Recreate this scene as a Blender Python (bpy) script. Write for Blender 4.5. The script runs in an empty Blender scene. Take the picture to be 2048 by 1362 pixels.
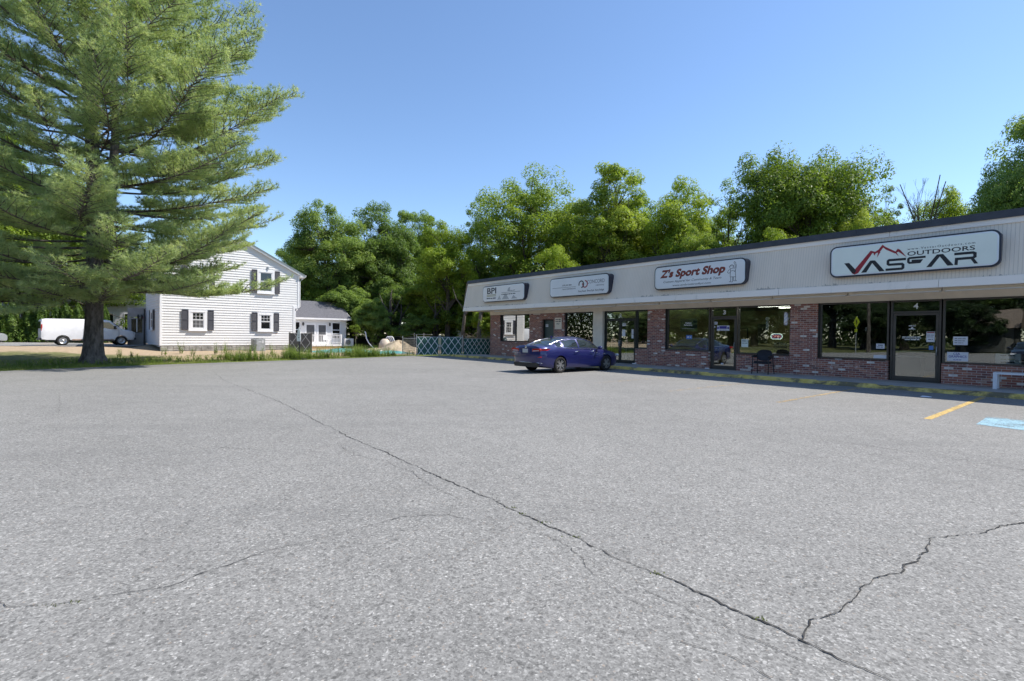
import bpy, math, random
import numpy as np
from mathutils import Matrix, Vector
R = math.radians
scene = bpy.context.scene
col = scene.collection
rnd = random.Random(7)

# ------------------------------------------------------------------ materials
def nt(name):
    m = bpy.data.materials.new(name); m.use_nodes = True
    t = m.node_tree; t.nodes.clear()
    out = t.nodes.new('ShaderNodeOutputMaterial')
    return m, t, out
def N(t, kind, **kw):
    n = t.nodes.new('ShaderNode' + kind)
    for k, v in kw.items():
        if k.startswith('i_'):
            n.inputs[k[2:].replace('_', ' ')].default_value = v
        else:
            setattr(n, k, v)
    return n
def L(t, a, b): t.links.new(a, b)
def ramp(t, fac, stops, interp='LINEAR'):
    r = t.nodes.new('ShaderNodeValToRGB'); r.color_ramp.interpolation = interp
    e = r.color_ramp.elements
    while len(e) < len(stops): e.new(0.5)
    for k, (p, c) in enumerate(stops):
        e[k].position = p
        e[k].color = (c, c, c, 1) if isinstance(c, (int, float)) else (*c, 1)
    L(t, fac, r.inputs['Fac']); return r
def mixc(t, fac, a, b, mode='MIX'):
    m = t.nodes.new('ShaderNodeMix'); m.data_type = 'RGBA'; m.blend_type = mode
    for s, v in ((0, fac), (6, a), (7, b)):
        if isinstance(v, (int, float)): m.inputs[s].default_value = v
        elif isinstance(v, tuple): m.inputs[s].default_value = (*v, 1)
        else: L(t, v, m.inputs[s])
    return m.outputs[2]
def math_(t, op, a, b=0.0, clamp=False):
    m = t.nodes.new('ShaderNodeMath'); m.operation = op; m.use_clamp = clamp
    for s, v in ((0, a), (1, b)):
        if isinstance(v, (int, float)): m.inputs[s].default_value = v
        else: L(t, v, m.inputs[s])
    return m.outputs[0]
def bsdf(t, out, color=None, rough=0.6, metal=0.0, spec=0.5, coat=0.0):
    b = t.nodes.new('ShaderNodeBsdfPrincipled')
    if color is not None:
        if isinstance(color, tuple): b.inputs['Base Color'].default_value = (*color, 1)
        else: L(t, color, b.inputs['Base Color'])
    if isinstance(rough, (int, float)): b.inputs['Roughness'].default_value = rough
    else: L(t, rough, b.inputs['Roughness'])
    b.inputs['Metallic'].default_value = metal
    b.inputs['Specular IOR Level'].default_value = spec
    b.inputs['Coat Weight'].default_value = coat
    b.inputs['Coat Roughness'].default_value = 0.03
    L(t, b.outputs[0], out.inputs[0]); return b
def bump(t, b, h, strength=0.4, dist=0.01):
    n = t.nodes.new('ShaderNodeBump'); n.inputs['Strength'].default_value = strength
    n.inputs['Distance'].default_value = dist
    L(t, h, n.inputs['Height']); L(t, n.outputs[0], b.inputs['Normal'])
def coords(t, kind='Object'):
    return t.nodes.new('ShaderNodeTexCoord').outputs[kind]
def geo_pos(t): return t.nodes.new('ShaderNodeNewGeometry').outputs['Position']
def noise(t, vec, scale, detail=3, rough=0.55):
    n = N(t, 'TexNoise', i_Scale=scale, i_Detail=detail, i_Roughness=rough); L(t, vec, n.inputs['Vector']); return n
MATS = {}
def simple(name, c, rough=0.6, metal=0.0, spec=0.5, var=0.12, scale=3.0, bmp=0.0, coat=0.0, grime=0.0):
    if name in MATS: return MATS[name]
    m, t, out = nt(name); co = coords(t)
    n = noise(t, co, scale, 5)
    d = tuple(x * (1 - var) for x in c); u = tuple(min(1, x * (1 + var)) for x in c)
    colr = ramp(t, n.outputs['Fac'], [(0.3, d), (0.7, u)]).outputs[0]
    if grime:
        g = noise(t, co, scale * 0.6, 7, 0.7)
        gf = ramp(t, g.outputs['Fac'], [(0.52, 0.0), (0.75, grime)]).outputs[0]
        colr = mixc(t, gf, colr, tuple(x * 0.35 for x in c))
    b = bsdf(t, out, colr, rough, metal, spec, coat)
    if bmp: bump(t, b, noise(t, co, scale * 9, 4).outputs['Fac'], bmp, 0.01)
    MATS[name] = m; return m
def emit_mat(name, c, s):
    m, t, out = nt(name); e = N(t, 'Emission'); e.inputs[0].default_value = (*c, 1); e.inputs[1].default_value = s
    L(t, e.outputs[0], out.inputs[0]); return m
def glass_mat(name, tint=(0.82, 0.86, 0.84), boost=1.5, base=0.06, rough=0.0):
    m, t, out = nt(name)
    tr = N(t, 'BsdfTransparent'); tr.inputs[0].default_value = (*tint, 1)
    gl = N(t, 'BsdfGlossy'); gl.inputs['Roughness'].default_value = rough
    gl.inputs[0].default_value = (0.95, 0.97, 0.97, 1)
    fr = N(t, 'Fresnel', i_IOR=1.5)
    f = math_(t, 'MULTIPLY_ADD', fr.outputs[0], boost); f.node.inputs[2].default_value = base; f.node.use_clamp = True
    wob = noise(t, coords(t), 0.9, 2)
    bp = t.nodes.new('ShaderNodeBump'); bp.inputs['Strength'].default_value = 0.05; bp.inputs['Distance'].default_value = 0.02
    L(t, wob.outputs['Fac'], bp.inputs['Height']); L(t, bp.outputs[0], gl.inputs['Normal'])
    mx = N(t, 'MixShader'); L(t, f, mx.inputs[0]); L(t, tr.outputs[0], mx.inputs[1]); L(t, gl.outputs[0], mx.inputs[2])
    L(t, mx.outputs[0], out.inputs[0]); return m

def asphalt_mat(name, base=0.205, tint=(1.0, 0.995, 1.0), seed=0.0):
    m, t, out = nt(name); p = geo_pos(t)
    mp = N(t, 'Mapping'); mp.inputs['Location'].default_value = (seed, seed, 0); L(t, p, mp.inputs['Vector']); v = mp.outputs[0]
    big = noise(t, v, 0.22, 5, 0.6); mid = noise(t, v, 2.2, 5, 0.65); fine = noise(t, v, 34, 4, 0.7)
    vo = N(t, 'TexVoronoi', i_Scale=105.0); L(t, v, vo.inputs['Vector'])
    vo2 = N(t, 'TexVoronoi', i_Scale=52.0); L(t, v, vo2.inputs['Vector'])
    sep = N(t, 'SeparateColor'); L(t, vo.outputs['Color'], sep.inputs[0])
    sep2 = N(t, 'SeparateColor'); L(t, vo2.outputs['Color'], sep2.inputs[0])
    g1 = ramp(t, sep.outputs[0], [(0.0, 0.60), (0.35, 0.90), (0.80, 1.06), (0.95, 1.25), (1.0, 1.75)]).outputs[0]
    g2 = ramp(t, sep2.outputs[1], [(0.0, 0.62), (0.2, 0.96), (0.85, 1.03), (1.0, 1.40)]).outputs[0]
    g3 = ramp(t, fine.outputs['Fac'], [(0.3, 0.80), (0.7, 1.16)]).outputs[0]
    g4 = ramp(t, mid.outputs['Fac'], [(0.3, 0.93), (0.7, 1.06)]).outputs[0]
    g5 = ramp(t, big.outputs['Fac'], [(0.3, 0.90), (0.7, 1.09)]).outputs[0]
    c = (base * tint[0], base * tint[1], base * tint[2])
    x = mixc(t, 1.0, c, g1, 'MULTIPLY')
    for g in (g2, g3, g4, g5): x = mixc(t, 1.0, x, g, 'MULTIPLY')
    if name == 'worn_asphalt':      # older, darker strip along the yard side and faint stains where cars stand
        sp_ = N(t, 'SeparateXYZ'); L(t, p, sp_.inputs[0])
        dd = math_(t, 'ADD', math_(t, 'MULTIPLY', math_(t, 'ADD', sp_.outputs[0], 18.1), -0.81), math_(t, 'MULTIPLY', math_(t, 'SUBTRACT', sp_.outputs[1], 17.8), 0.587))
        dd = math_(t, 'ADD', dd, math_(t, 'MULTIPLY', mid.outputs['Fac'], 0.35))
        x = mixc(t, ramp(t, math_(t, 'ADD', math_(t, 'MULTIPLY', dd, 0.2), 0.5), [(0.27, 0.0), (0.30, 0.30)]).outputs[0], x, (0.10, 0.098, 0.094))
        mp2 = N(t, 'Mapping'); mp2.inputs['Rotation'].default_value = (0, 0, R(50.6)); mp2.inputs['Scale'].default_value = (0.16, 1.3, 1); L(t, p, mp2.inputs['Vector'])
        tk = noise(t, mp2.outputs[0], 1.0, 4, 0.6); x = mixc(t, ramp(t, tk.outputs['Fac'], [(0.52, 0.0), (0.72, 0.16)]).outputs[0], x, (0.10, 0.1, 0.1))
    # warm and rusty flecks, sparse oil spots
    fl = ramp(t, sep.outputs[2], [(0.985, 0.0), (0.998, 0.45)]).outputs[0]
    x = mixc(t, fl, x, (0.36, 0.27, 0.2))
    st = noise(t, v, 1.1, 4, 0.75); sf = ramp(t, st.outputs['Fac'], [(0.67, 0.0), (0.75, 0.4)]).outputs[0]
    x = mixc(t, sf, x, (0.09, 0.08, 0.078))
    b = bsdf(t, out, x, 0.88, 0, 0.3)
    h = math_(t, 'ADD', sep.outputs[1], fine.outputs['Fac']); bump(t, b, h, 0.35, 0.005)
    MATS[name] = m; return m
def brick_mat():
    m, t, out = nt('brick'); co = coords(t)
    s = N(t, 'SeparateXYZ'); L(t, co, s.inputs[0]); c = N(t, 'CombineXYZ')
    L(t, math_(t, 'ADD', s.outputs[0], s.outputs[1]), c.inputs[0]); L(t, s.outputs[2], c.inputs[1])
    b = N(t, 'TexBrick', i_Scale=1.0); b.inputs['Brick Width'].default_value = 0.215; b.inputs['Row Height'].default_value = 0.073
    b.inputs['Mortar Size'].default_value = 0.0065; b.inputs['Mortar Smooth'].default_value = 0.1; b.inputs['Bias'].default_value = 0
    b.inputs['Color1'].default_value = (0, 0, 0, 1); b.inputs['Color2'].default_value = (1, 1, 1, 1); b.inputs['Mortar'].default_value = (0.5, 0.5, 0.5, 1)
    L(t, c.outputs[0], b.inputs['Vector'])
    r = ramp(t, b.outputs['Color'], [(0.0, (0.20, 0.10, 0.085)), (0.2, (0.40, 0.15, 0.10)), (0.38, (0.29, 0.125, 0.105)),
            (0.55, (0.50, 0.20, 0.12)), (0.7, (0.34, 0.14, 0.115)), (0.86, (0.56, 0.26, 0.17)), (0.93, (0.50, 0.33, 0.26)), (0.945, (0.88, 0.80, 0.73))]).outputs[0]
    n = noise(t, c.outputs[0], 7, 6, 0.7)
    r = mixc(t, ramp(t, n.outputs['Fac'], [(0.35, 0.0), (0.65, 0.45)]).outputs[0], r, (0.10, 0.05, 0.05))
    w = noise(t, c.outputs[0], 3.1, 8, 0.75)   # chipped whitewash left in patches
    wf = ramp(t, w.outputs['Fac'], [(0.585, 0.0), (0.64, 0.8)]).outputs[0]
    r = mixc(t, wf, r, (0.66, 0.59, 0.56))
    mort = (0.55, 0.47, 0.43)
    x = mixc(t, b.outputs['Fac'], r, mort)
    bs = bsdf(t, out, x, 0.85, 0, 0.25)
    inv = math_(t, 'SUBTRACT', 1.0, b.outputs['Fac']); hh = math_(t, 'ADD', inv, n.outputs['Fac'])
    bump(t, bs, hh, 0.6, 0.008)
    MATS['brick'] = m; return m
def groove_mat():
    m, t, out = nt('grooved_panel'); co = coords(t)
    s = N(t, 'SeparateXYZ'); L(t, co, s.inputs[0])
    fr = math_(t, 'FRACT', math_(t, 'MULTIPLY', s.outputs[0], 1 / 0.085)); 
    g = ramp(t, fr, [(0.0, 0.0), (0.80, 0.0), (0.87, 1.0), (0.95, 1.0), (1.0, 0.0)]).outputs[0]
    mp = N(t, 'Mapping'); mp.inputs['Scale'].default_value = (1.0, 1.0, 0.25); L(t, co, mp.inputs['Vector'])
    n = noise(t, mp.outputs[0], 2.0, 7, 0.7)
    base = ramp(t, n.outputs['Fac'], [(0.3, (0.76, 0.66, 0.54)), (0.7, (0.84, 0.735, 0.61))]).outputs[0]
    # dirt creeping up from the lower edge in tongues
    h = math_(t, 'SUBTRACT', s.outputs[2], 3.27)
    st = noise(t, mp.outputs[0], 0.9, 6, 0.8); st2 = noise(t, co, 14, 4)
    amt = ramp(t, st.outputs['Fac'], [(0.52, 0.0), (0.72, 0.34)]).outputs[0]
    lim = math_(t, 'MULTIPLY', amt, st2.outputs['Fac'])
    df = math_(t, 'LESS_THAN', h, lim)
    base = mixc(t, math_(t, 'MULTIPLY', df, 0.5), base, (0.15, 0.14, 0.12))
    x = mixc(t, math_(t, 'MULTIPLY', g, 0.28), base, (0.20, 0.185, 0.17))
    b = bsdf(t, out, x, 0.7, 0, 0.3)
    bump(t, b, math_(t, 'SUBTRACT', 1.0, g), 0.5, 0.01)
    MATS['grooved_panel'] = m; return m
def trim_mat():
    m, t, out = nt('weathered_white_trim'); co = coords(t)
    s = N(t, 'SeparateXYZ'); L(t, co, s.inputs[0])
    mp = N(t, 'Mapping'); mp.inputs['Scale'].default_value = (1.0, 1.0, 0.3); L(t, co, mp.inputs['Vector'])
    n = noise(t, mp.outputs[0], 0.75, 9, 0.8); n2 = noise(t, mp.outputs[0], 9, 6, 0.7)
    f = math_(t, 'MULTIPLY', ramp(t, n.outputs['Fac'], [(0.58, 0.0), (0.7, 1.0)]).outputs[0], ramp(t, n2.outputs['Fac'], [(0.35, 0.1), (0.65, 0.85)]).outputs[0])
    x = mixc(t, f, (0.90, 0.82, 0.73), (0.28, 0.26, 0.20))
    bsdf(t, out, x, 0.5, 0, 0.4); MATS['trim'] = m; return m
def ground_mat():
    m, t, out = nt('yard_ground'); p = geo_pos(t)
    s = N(t, 'SeparateXYZ'); L(t, p, s.inputs[0])
    # distance from the edge of the parking lot, measured to the left of it
    d = math_(t, 'ADD', math_(t, 'MULTIPLY', math_(t, 'ADD', s.outputs[0], 18.1), -0.81), math_(t, 'MULTIPLY', math_(t, 'SUBTRACT', s.outputs[1], 17.8), 0.587))
    n = noise(t, p, 0.55, 6, 0.65); n2 = noise(t, p, 5, 6, 0.7); n3 = noise(t, p, 40, 3, 0.7)
    dd = math_(t, 'ADD', d, math_(t, 'MULTIPLY', math_(t, 'SUBTRACT', n.outputs['Fac'], 0.5), 5.0))
    grass = ramp(t, n3.outputs['Fac'], [(0.3, (0.07, 0.11, 0.02)), (0.7, (0.17, 0.21, 0.05))]).outputs[0]
    grass = mixc(t, ramp(t, n2.outputs['Fac'], [(0.45, 0.0), (0.7, 0.6)]).outputs[0], grass, (0.22, 0.19, 0.1))
    dirt = ramp(t, n2.outputs['Fac'], [(0.25, (0.27, 0.20, 0.13)), (0.55, (0.40, 0.31, 0.215)), (0.8, (0.50, 0.41, 0.31))]).outputs[0]
    dirt = mixc(t, ramp(t, n3.outputs['Fac'], [(0.4, 0.0), (0.75, 0.35)]).outputs[0], dirt, (0.2, 0.14, 0.09))
    f = ramp(t, math_(t, 'MULTIPLY', dd, 0.1), [(0.14, 0.0), (0.24, 1.0), (2.0, 1.0)]).outputs[0]
    x = mixc(t, f, grass, dirt)
    floor_ = ramp(t, n2.outputs['Fac'], [(0.3, (0.055, 0.07, 0.025)), (0.7, (0.12, 0.12, 0.05))]).outputs[0]
    vd = N(t, 'VectorMath', operation='DISTANCE'); L(t, p, vd.inputs[0]); vd.inputs[1].default_value = (-24.5, 22.0, 0)
    lm_ = math_(t, 'ADD', math_(t, 'MULTIPLY', vd.outputs['Value'], 0.1), math_(t, 'MULTIPLY', math_(t, 'SUBTRACT', n.outputs['Fac'], 0.5), 0.4))
    shaded_litter_ = ramp(t, n2.outputs['Fac'], [(0.3, (0.075, 0.065, 0.035)), (0.5, (0.11, 0.13, 0.045)), (0.7, (0.20, 0.165, 0.10))]).outputs[0]  # litter and grass tones, also darkened for the shade beside the pine
    x = mixc(t, ramp(t, lm_, [(0.76, 0.92), (0.86, 0.0)]).outputs[0], x, shaded_litter_)
    far = ramp(t, math_(t, 'MULTIPLY', s.outputs[1], 0.01), [(0.46, 0.0), (0.52, 1.0)]).outputs[0]
    x = mixc(t, far, x, floor_)
    near = ramp(t, math_(t, 'ADD', math_(t, 'MULTIPLY', s.outputs[1], 0.01), 0.5), [(0.60, 1.0), (0.64, 0.0)]).outputs[0]
    x = mixc(t, near, x, floor_)
    b = bsdf(t, out, x, 0.95, 0, 0.1); bump(t, b, n2.outputs['Fac'], 0.6, 0.05)
    return m
def kerb_mat():
    m, t, out = nt('kerb_yellow_worn'); co = coords(t)
    s = N(t, 'SeparateXYZ'); L(t, co, s.inputs[0])
    n = noise(t, co, 2.2, 8, 0.75); n2 = noise(t, co, 0.55, 3)
    mixn = math_(t, 'ADD', math_(t, 'MULTIPLY', n.outputs['Fac'], 0.65), math_(t, 'MULTIPLY', n2.outputs['Fac'], 0.35))
    yel = ramp(t, noise(t, co, 8, 5).outputs['Fac'], [(0.3, (0.62, 0.43, 0.09)), (0.7, (0.76, 0.58, 0.20))]).outputs[0]
    f = ramp(t, mixn, [(0.46, 0.0), (0.56, 1.0)]).outputs[0]
    x = mixc(t, f, yel, (0.17, 0.14, 0.085))
    b = bsdf(t, out, x, 0.85, 0, 0.3); bump(t, b, noise(t, co, 30, 4).outputs['Fac'], 0.6, 0.01); return m
def paint_mat(name, c, wear=0.5, scale=5.0):
    m, t, out = nt(name); p = geo_pos(t)
    n = noise(t, p, scale, 9, 0.8); vo = N(t, 'TexVoronoi', i_Scale=78.0); L(t, p, vo.inputs['Vector'])
    sp = N(t, 'SeparateColor'); L(t, vo.outputs['Color'], sp.inputs[0])
    w = math_(t, 'ADD', n.outputs['Fac'], math_(t, 'MULTIPLY', math_(t, 'SUBTRACT', sp.outputs[0], 0.5), 0.16))
    f = ramp(t, w, [(wear, 0.0), (wear + 0.06, 1.0)]).outputs[0]
    g = ramp(t, sp.outputs[1], [(0.0, 0.75), (1.0, 1.15)]).outputs[0]
    b = N(t, 'BsdfPrincipled'); L(t, mixc(t, 1.0, c, g, 'MULTIPLY'), b.inputs['Base Color']); b.inputs['Roughness'].default_value = 0.75
    tr = N(t, 'BsdfTransparent'); mx = N(t, 'MixShader')
    L(t, f, mx.inputs[0]); L(t, b.outputs[0], mx.inputs[1]); L(t, tr.outputs[0], mx.inputs[2]); L(t, mx.outputs[0], out.inputs[0]); return m
def leaf_mat(name, c1, c2, c3, trans=0.35, nscale=0.45):
    m, t, out = nt(name); p = geo_pos(t); oi = N(t, 'ObjectInfo')
    n = noise(t, p, nscale, 3); n2 = N(t, 'TexWhiteNoise')
    sn = N(t, 'VectorMath', operation='SNAP'); sn.inputs[1].default_value = (0.25, 0.25, 0.25); L(t, p, sn.inputs[0]); L(t, sn.outputs[0], n2.inputs['Vector'])
    f = math_(t, 'ADD', math_(t, 'MULTIPLY', n.outputs['Fac'], 0.6), math_(t, 'MULTIPLY', n2.outputs['Value'], 0.25))
    f = math_(t, 'ADD', f, math_(t, 'MULTIPLY', math_(t, 'SUBTRACT', oi.outputs['Random'], 0.5), 0.3))
    x = ramp(t, f, [(0.2, c1), (0.45, c2), (0.72, c3)]).outputs[0]
    d = N(t, 'BsdfPrincipled'); L(t, x, d.inputs['Base Color']); d.inputs['Roughness'].default_value = 0.55; d.inputs['Specular IOR Level'].default_value = 0.3
    tl = N(t, 'BsdfTranslucent'); L(t, mixc(t, 1.0, x, (1.22, 1.25, 0.72), 'MULTIPLY'), tl.inputs[0])
    mx = N(t, 'MixShader'); mx.inputs[0].default_value = trans
    L(t, d.outputs[0], mx.inputs[1]); L(t, tl.outputs[0], mx.inputs[2]); L(t, mx.outputs[0], out.inputs[0]); return m
def bark_mat(name, c, sc=6):
    m, t, out = nt(name); co = coords(t)
    mp = N(t, 'Mapping'); mp.inputs['Scale'].default_value = (1, 1, 0.30); L(t, co, mp.inputs['Vector'])
    n = noise(t, mp.outputs[0], sc, 8, 0.75)
    x = ramp(t, n.outputs['Fac'], [(0.38, tuple(v * 0.35 for v in c)), (0.55, c), (0.75, tuple(min(1, v * 1.7) for v in c))]).outputs[0]
    b = bsdf(t, out, x, 0.95, 0, 0.1); bump(t, b, n.outputs['Fac'], 1.0, 0.06); return m

M = {}
M['asphalt'] = asphalt_mat('worn_asphalt', 0.228, (1.0, 0.978, 0.93)); M['drive'] = asphalt_mat('driveway_asphalt', 0.27, (1.0, 0.985, 0.955), seed=31.0)
M['brick'] = brick_mat(); M['groove'] = groove_mat(); M['trim'] = trim_mat(); M['yard'] = ground_mat(); M['kerb'] = kerb_mat()
M['beige'] = simple('beige_paint', (0.84, 0.74, 0.61), 0.6, var=0.07, scale=1.5, grime=0.25)
M['roofblack'] = simple('roof_edge_metal', (0.055, 0.055, 0.06), 0.5, spec=0.4, var=0.2)
M['concrete'] = simple('sidewalk_concrete', (0.36, 0.345, 0.325), 0.9, spec=0.2, var=0.15, scale=1.2, bmp=0.4, grime=0.3)
M['bronze'] = simple('bronze_aluminium', (0.085, 0.073, 0.06), 0.42, metal=0.3, var=0.15)
M['darkframe'] = simple('dark_aluminium', (0.03, 0.033, 0.03), 0.4, metal=0.3, var=0.15)
M['glass'] = glass_mat('shop_glass', boost=2.1, base=.08); M['glassrefl'] = glass_mat('coated_glass', tint=(.25,.27,.26), boost=3.0, base=.35); M['cabinet'] = simple('sign_cabinet_paint', (0.022, 0.024, 0.04), 0.35, var=0.2, spec=0.5)
M['signface'] = simple('sign_face_plastic', (0.74, 0.76, 0.77), 0.35, var=0.04, scale=1.2, spec=0.5)
M['signgreen'] = simple('sign_face_greenish', (0.76, 0.82, 0.75), 0.35, var=0.04, scale=1.2)
M['signwhite'] = simple('sign_face_white', (0.78, 0.77, 0.76), 0.35, var=0.05, scale=1.2)
M['rim'] = simple('sign_rim', (0.75, 0.77, 0.79), 0.3, metal=0.3, var=0.05)
M['black'] = simple('black_vinyl', (0.012, 0.013, 0.016), 0.5, var=0.1)
M['red'] = simple('red_vinyl', (0.30, 0.012, 0.022), 0.45, var=0.1); M['rust'] = simple('rust_red_vinyl', (0.22, 0.035, 0.022), 0.5, var=0.1)
M['greytext'] = simple('grey_vinyl', (0.10, 0.11, 0.12), 0.5, var=0.1); M['goldtext'] = simple('pale_gold_vinyl', (0.42, 0.40, 0.27), 0.5)
M['palegrey'] = simple('pale_grey_print', (0.45, 0.46, 0.47), 0.5)
M['white'] = simple('white_paint', (0.78, 0.78, 0.80), 0.45, var=0.04); M['siding'] = simple('white_vinyl_siding', (0.72, 0.71, 0.71), 0.5, var=0.03, scale=0.8)
M['decal'] = simple('white_decal', (0.85, 0.85, 0.85), 0.5, var=0.02)
M['shutter'] = simple('charcoal_shutter', (0.055, 0.056, 0.072), 0.6, var=0.1)
M['shingle'] = simple('grey_shingles', (0.12, 0.12, 0.135), 0.9, var=0.3, scale=9, bmp=0.6, spec=0.15)
M['found'] = simple('stone_foundation', (0.36, 0.345, 0.32), 0.95, var=0.35, scale=2.5, bmp=0.8, spec=0.1)
M['dkglass'] = simple('dark_window_glass', (0.012, 0.014, 0.016), 0.05, spec=0.9, var=0.3)
M['screen'] = simple('window_screen_grey', (0.10, 0.10, 0.105), 0.5, spec=0.4, var=0.2)
M['chim'] = simple('chimney_brick', (0.20, 0.11, 0.09), 0.9, var=0.4, scale=6, bmp=0.5)
M['paper'] = simple('paper_white', (0.72, 0.72, 0.76), 0.7, var=0.03); M['paperblue'] = simple('paper_blue', (0.10, 0.22, 0.55), 0.6)
M['navy'] = simple('navy_print', (0.06, 0.05, 0.30), 0.5); M['metal'] = simple('grey_metal', (0.35, 0.36, 0.37), 0.4, metal=0.6, var=0.12)
M['galv'] = simple('galvanised_steel', (0.42, 0.43, 0.43), 0.45, metal=0.6, var=0.15)
M['tyre'] = simple('tyre_rubber', (0.028, 0.027, 0.026), 0.85, spec=0.2, var=0.25, scale=6)
M['alloy'] = simple('alloy_wheel', (0.5, 0.5, 0.51), 0.3, metal=0.85, var=0.1)
M['chrome'] = simple('chrome', (0.75, 0.76, 0.78), 0.12, metal=1.0, var=0.03)
M['carglass'] = simple('car_window_glass', (0.02, 0.028, 0.03), 0.04, spec=0.9, var=0.5, scale=2)
M['tail'] = simple('tail_lamp_red', (0.42, 0.01, 0.012), 0.15, spec=0.6, coat=0.5); M['lampclear'] = simple('clear_lamp', (0.6, 0.58, 0.6), 0.15)
M['chairblk'] = simple('black_chair_fabric', (0.022, 0.024, 0.032), 0.8, var=0.25, scale=8, bmp=0.3)
M['blackplastic'] = simple('black_plastic', (0.018, 0.018, 0.02), 0.4)
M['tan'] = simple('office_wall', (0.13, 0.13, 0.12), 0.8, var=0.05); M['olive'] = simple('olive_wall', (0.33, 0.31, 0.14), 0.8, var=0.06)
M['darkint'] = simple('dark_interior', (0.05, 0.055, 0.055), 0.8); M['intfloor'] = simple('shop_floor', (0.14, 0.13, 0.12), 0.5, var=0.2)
M['greenslat'] = simple('green_privacy_screen', (0.035, 0.115, 0.09), 0.7, var=0.3, scale=2)
M['tarp'] = simple('teal_tarp', (0.10, 0.30, 0.29), 0.5, var=0.45, scale=1.6, bmp=0.6); M['sand'] = simple('sand_heap', (0.42, 0.345, 0.25), 0.95, var=0.25, scale=3, bmp=0.7, spec=0.1)
M['wood'] = simple('bare_deck_beam', (0.40, 0.26, 0.12), 0.8, var=0.25, scale=4)
M['stain'] = simple('grey_post_wood', (0.16, 0.15, 0.14), 0.9, var=0.3, scale=5)
M['crack'] = simple('crack_shade', (0.062, 0.06, 0.058), 0.95, spec=0.05, var=0.4, scale=9)
M['moss'] = simple('crack_moss', (0.13, 0.15, 0.03), 0.95, var=0.4, scale=20)
M['leafA'] = leaf_mat('maple_leaves', (0.12, 0.18, 0.03), (0.22, 0.31, 0.045), (0.34, 0.40, 0.075), 0.46)
M['leafB'] = leaf_mat('dark_leaves', (0.11, 0.175, 0.045), (0.20, 0.29, 0.07), (0.29, 0.37, 0.10), 0.48)
M['leafD'] = leaf_mat('shaded_roadside_leaves', (0.02, 0.04, 0.015), (0.045, 0.075, 0.025), (0.09, 0.12, 0.04))  # leaf colours darkened so the mirrored trees stay dim in the glass
M['leafC'] = leaf_mat('yellow_green_leaves', (0.15, 0.22, 0.025), (0.27, 0.36, 0.04), (0.40, 0.46, 0.08), 0.46)
M['needle'] = leaf_mat('pine_needles', (0.17, 0.24, 0.12), (0.37, 0.45, 0.22), (0.58, 0.62, 0.34), 0.5, 1.0)
M['cedar'] = leaf_mat('cedar_foliage', (0.035, 0.08, 0.01), (0.08, 0.14, 0.015), (0.14, 0.2, 0.03), 0.2, 1.5)
M['weed'] = leaf_mat('weed_leaves', (0.09, 0.15, 0.025), (0.19, 0.26, 0.05), (0.36, 0.38, 0.13), 0.35, 1.5)
M['grass'] = leaf_mat('grass_blades', (0.09, 0.15, 0.02), (0.18, 0.235, 0.04), (0.33, 0.32, 0.11), 0.3, 0.8)
M['bark'] = bark_mat('pine_bark', (0.16, 0.135, 0.12)); M['bark2'] = bark_mat('grey_bark', (0.12, 0.105, 0.09), 8)
def car_paint(name, c, rough=0.25):
    m, t, out = nt(name); co = coords(t); n = noise(t, co, 3, 5)
    x = mixc(t, ramp(t, n.outputs['Fac'], [(0.35, 0.0), (0.75, 0.25)]).outputs[0], c, tuple(min(1, v * 1.2 + 0.02) for v in c))
    b = bsdf(t, out, x, rough + 0.1, 0.35, 0.5, 0.9); return m
M['bluepaint'] = car_paint('blue_car_paint', (0.009, 0.012, 0.105)); M['whitepaint'] = simple('van_white_paint', (0.74, 0.74, 0.77), 0.35, var=0.05, coat=0.3, grime=0.1)
M['darkpaint'] = car_paint('black_car_paint', (0.012, 0.013, 0.02)); M['silverpaint'] = car_paint('silver_car_paint', (0.42, 0.44, 0.46)); M['navypaint'] = car_paint('navy_car_paint', (0.02, 0.03, 0.07))

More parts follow.
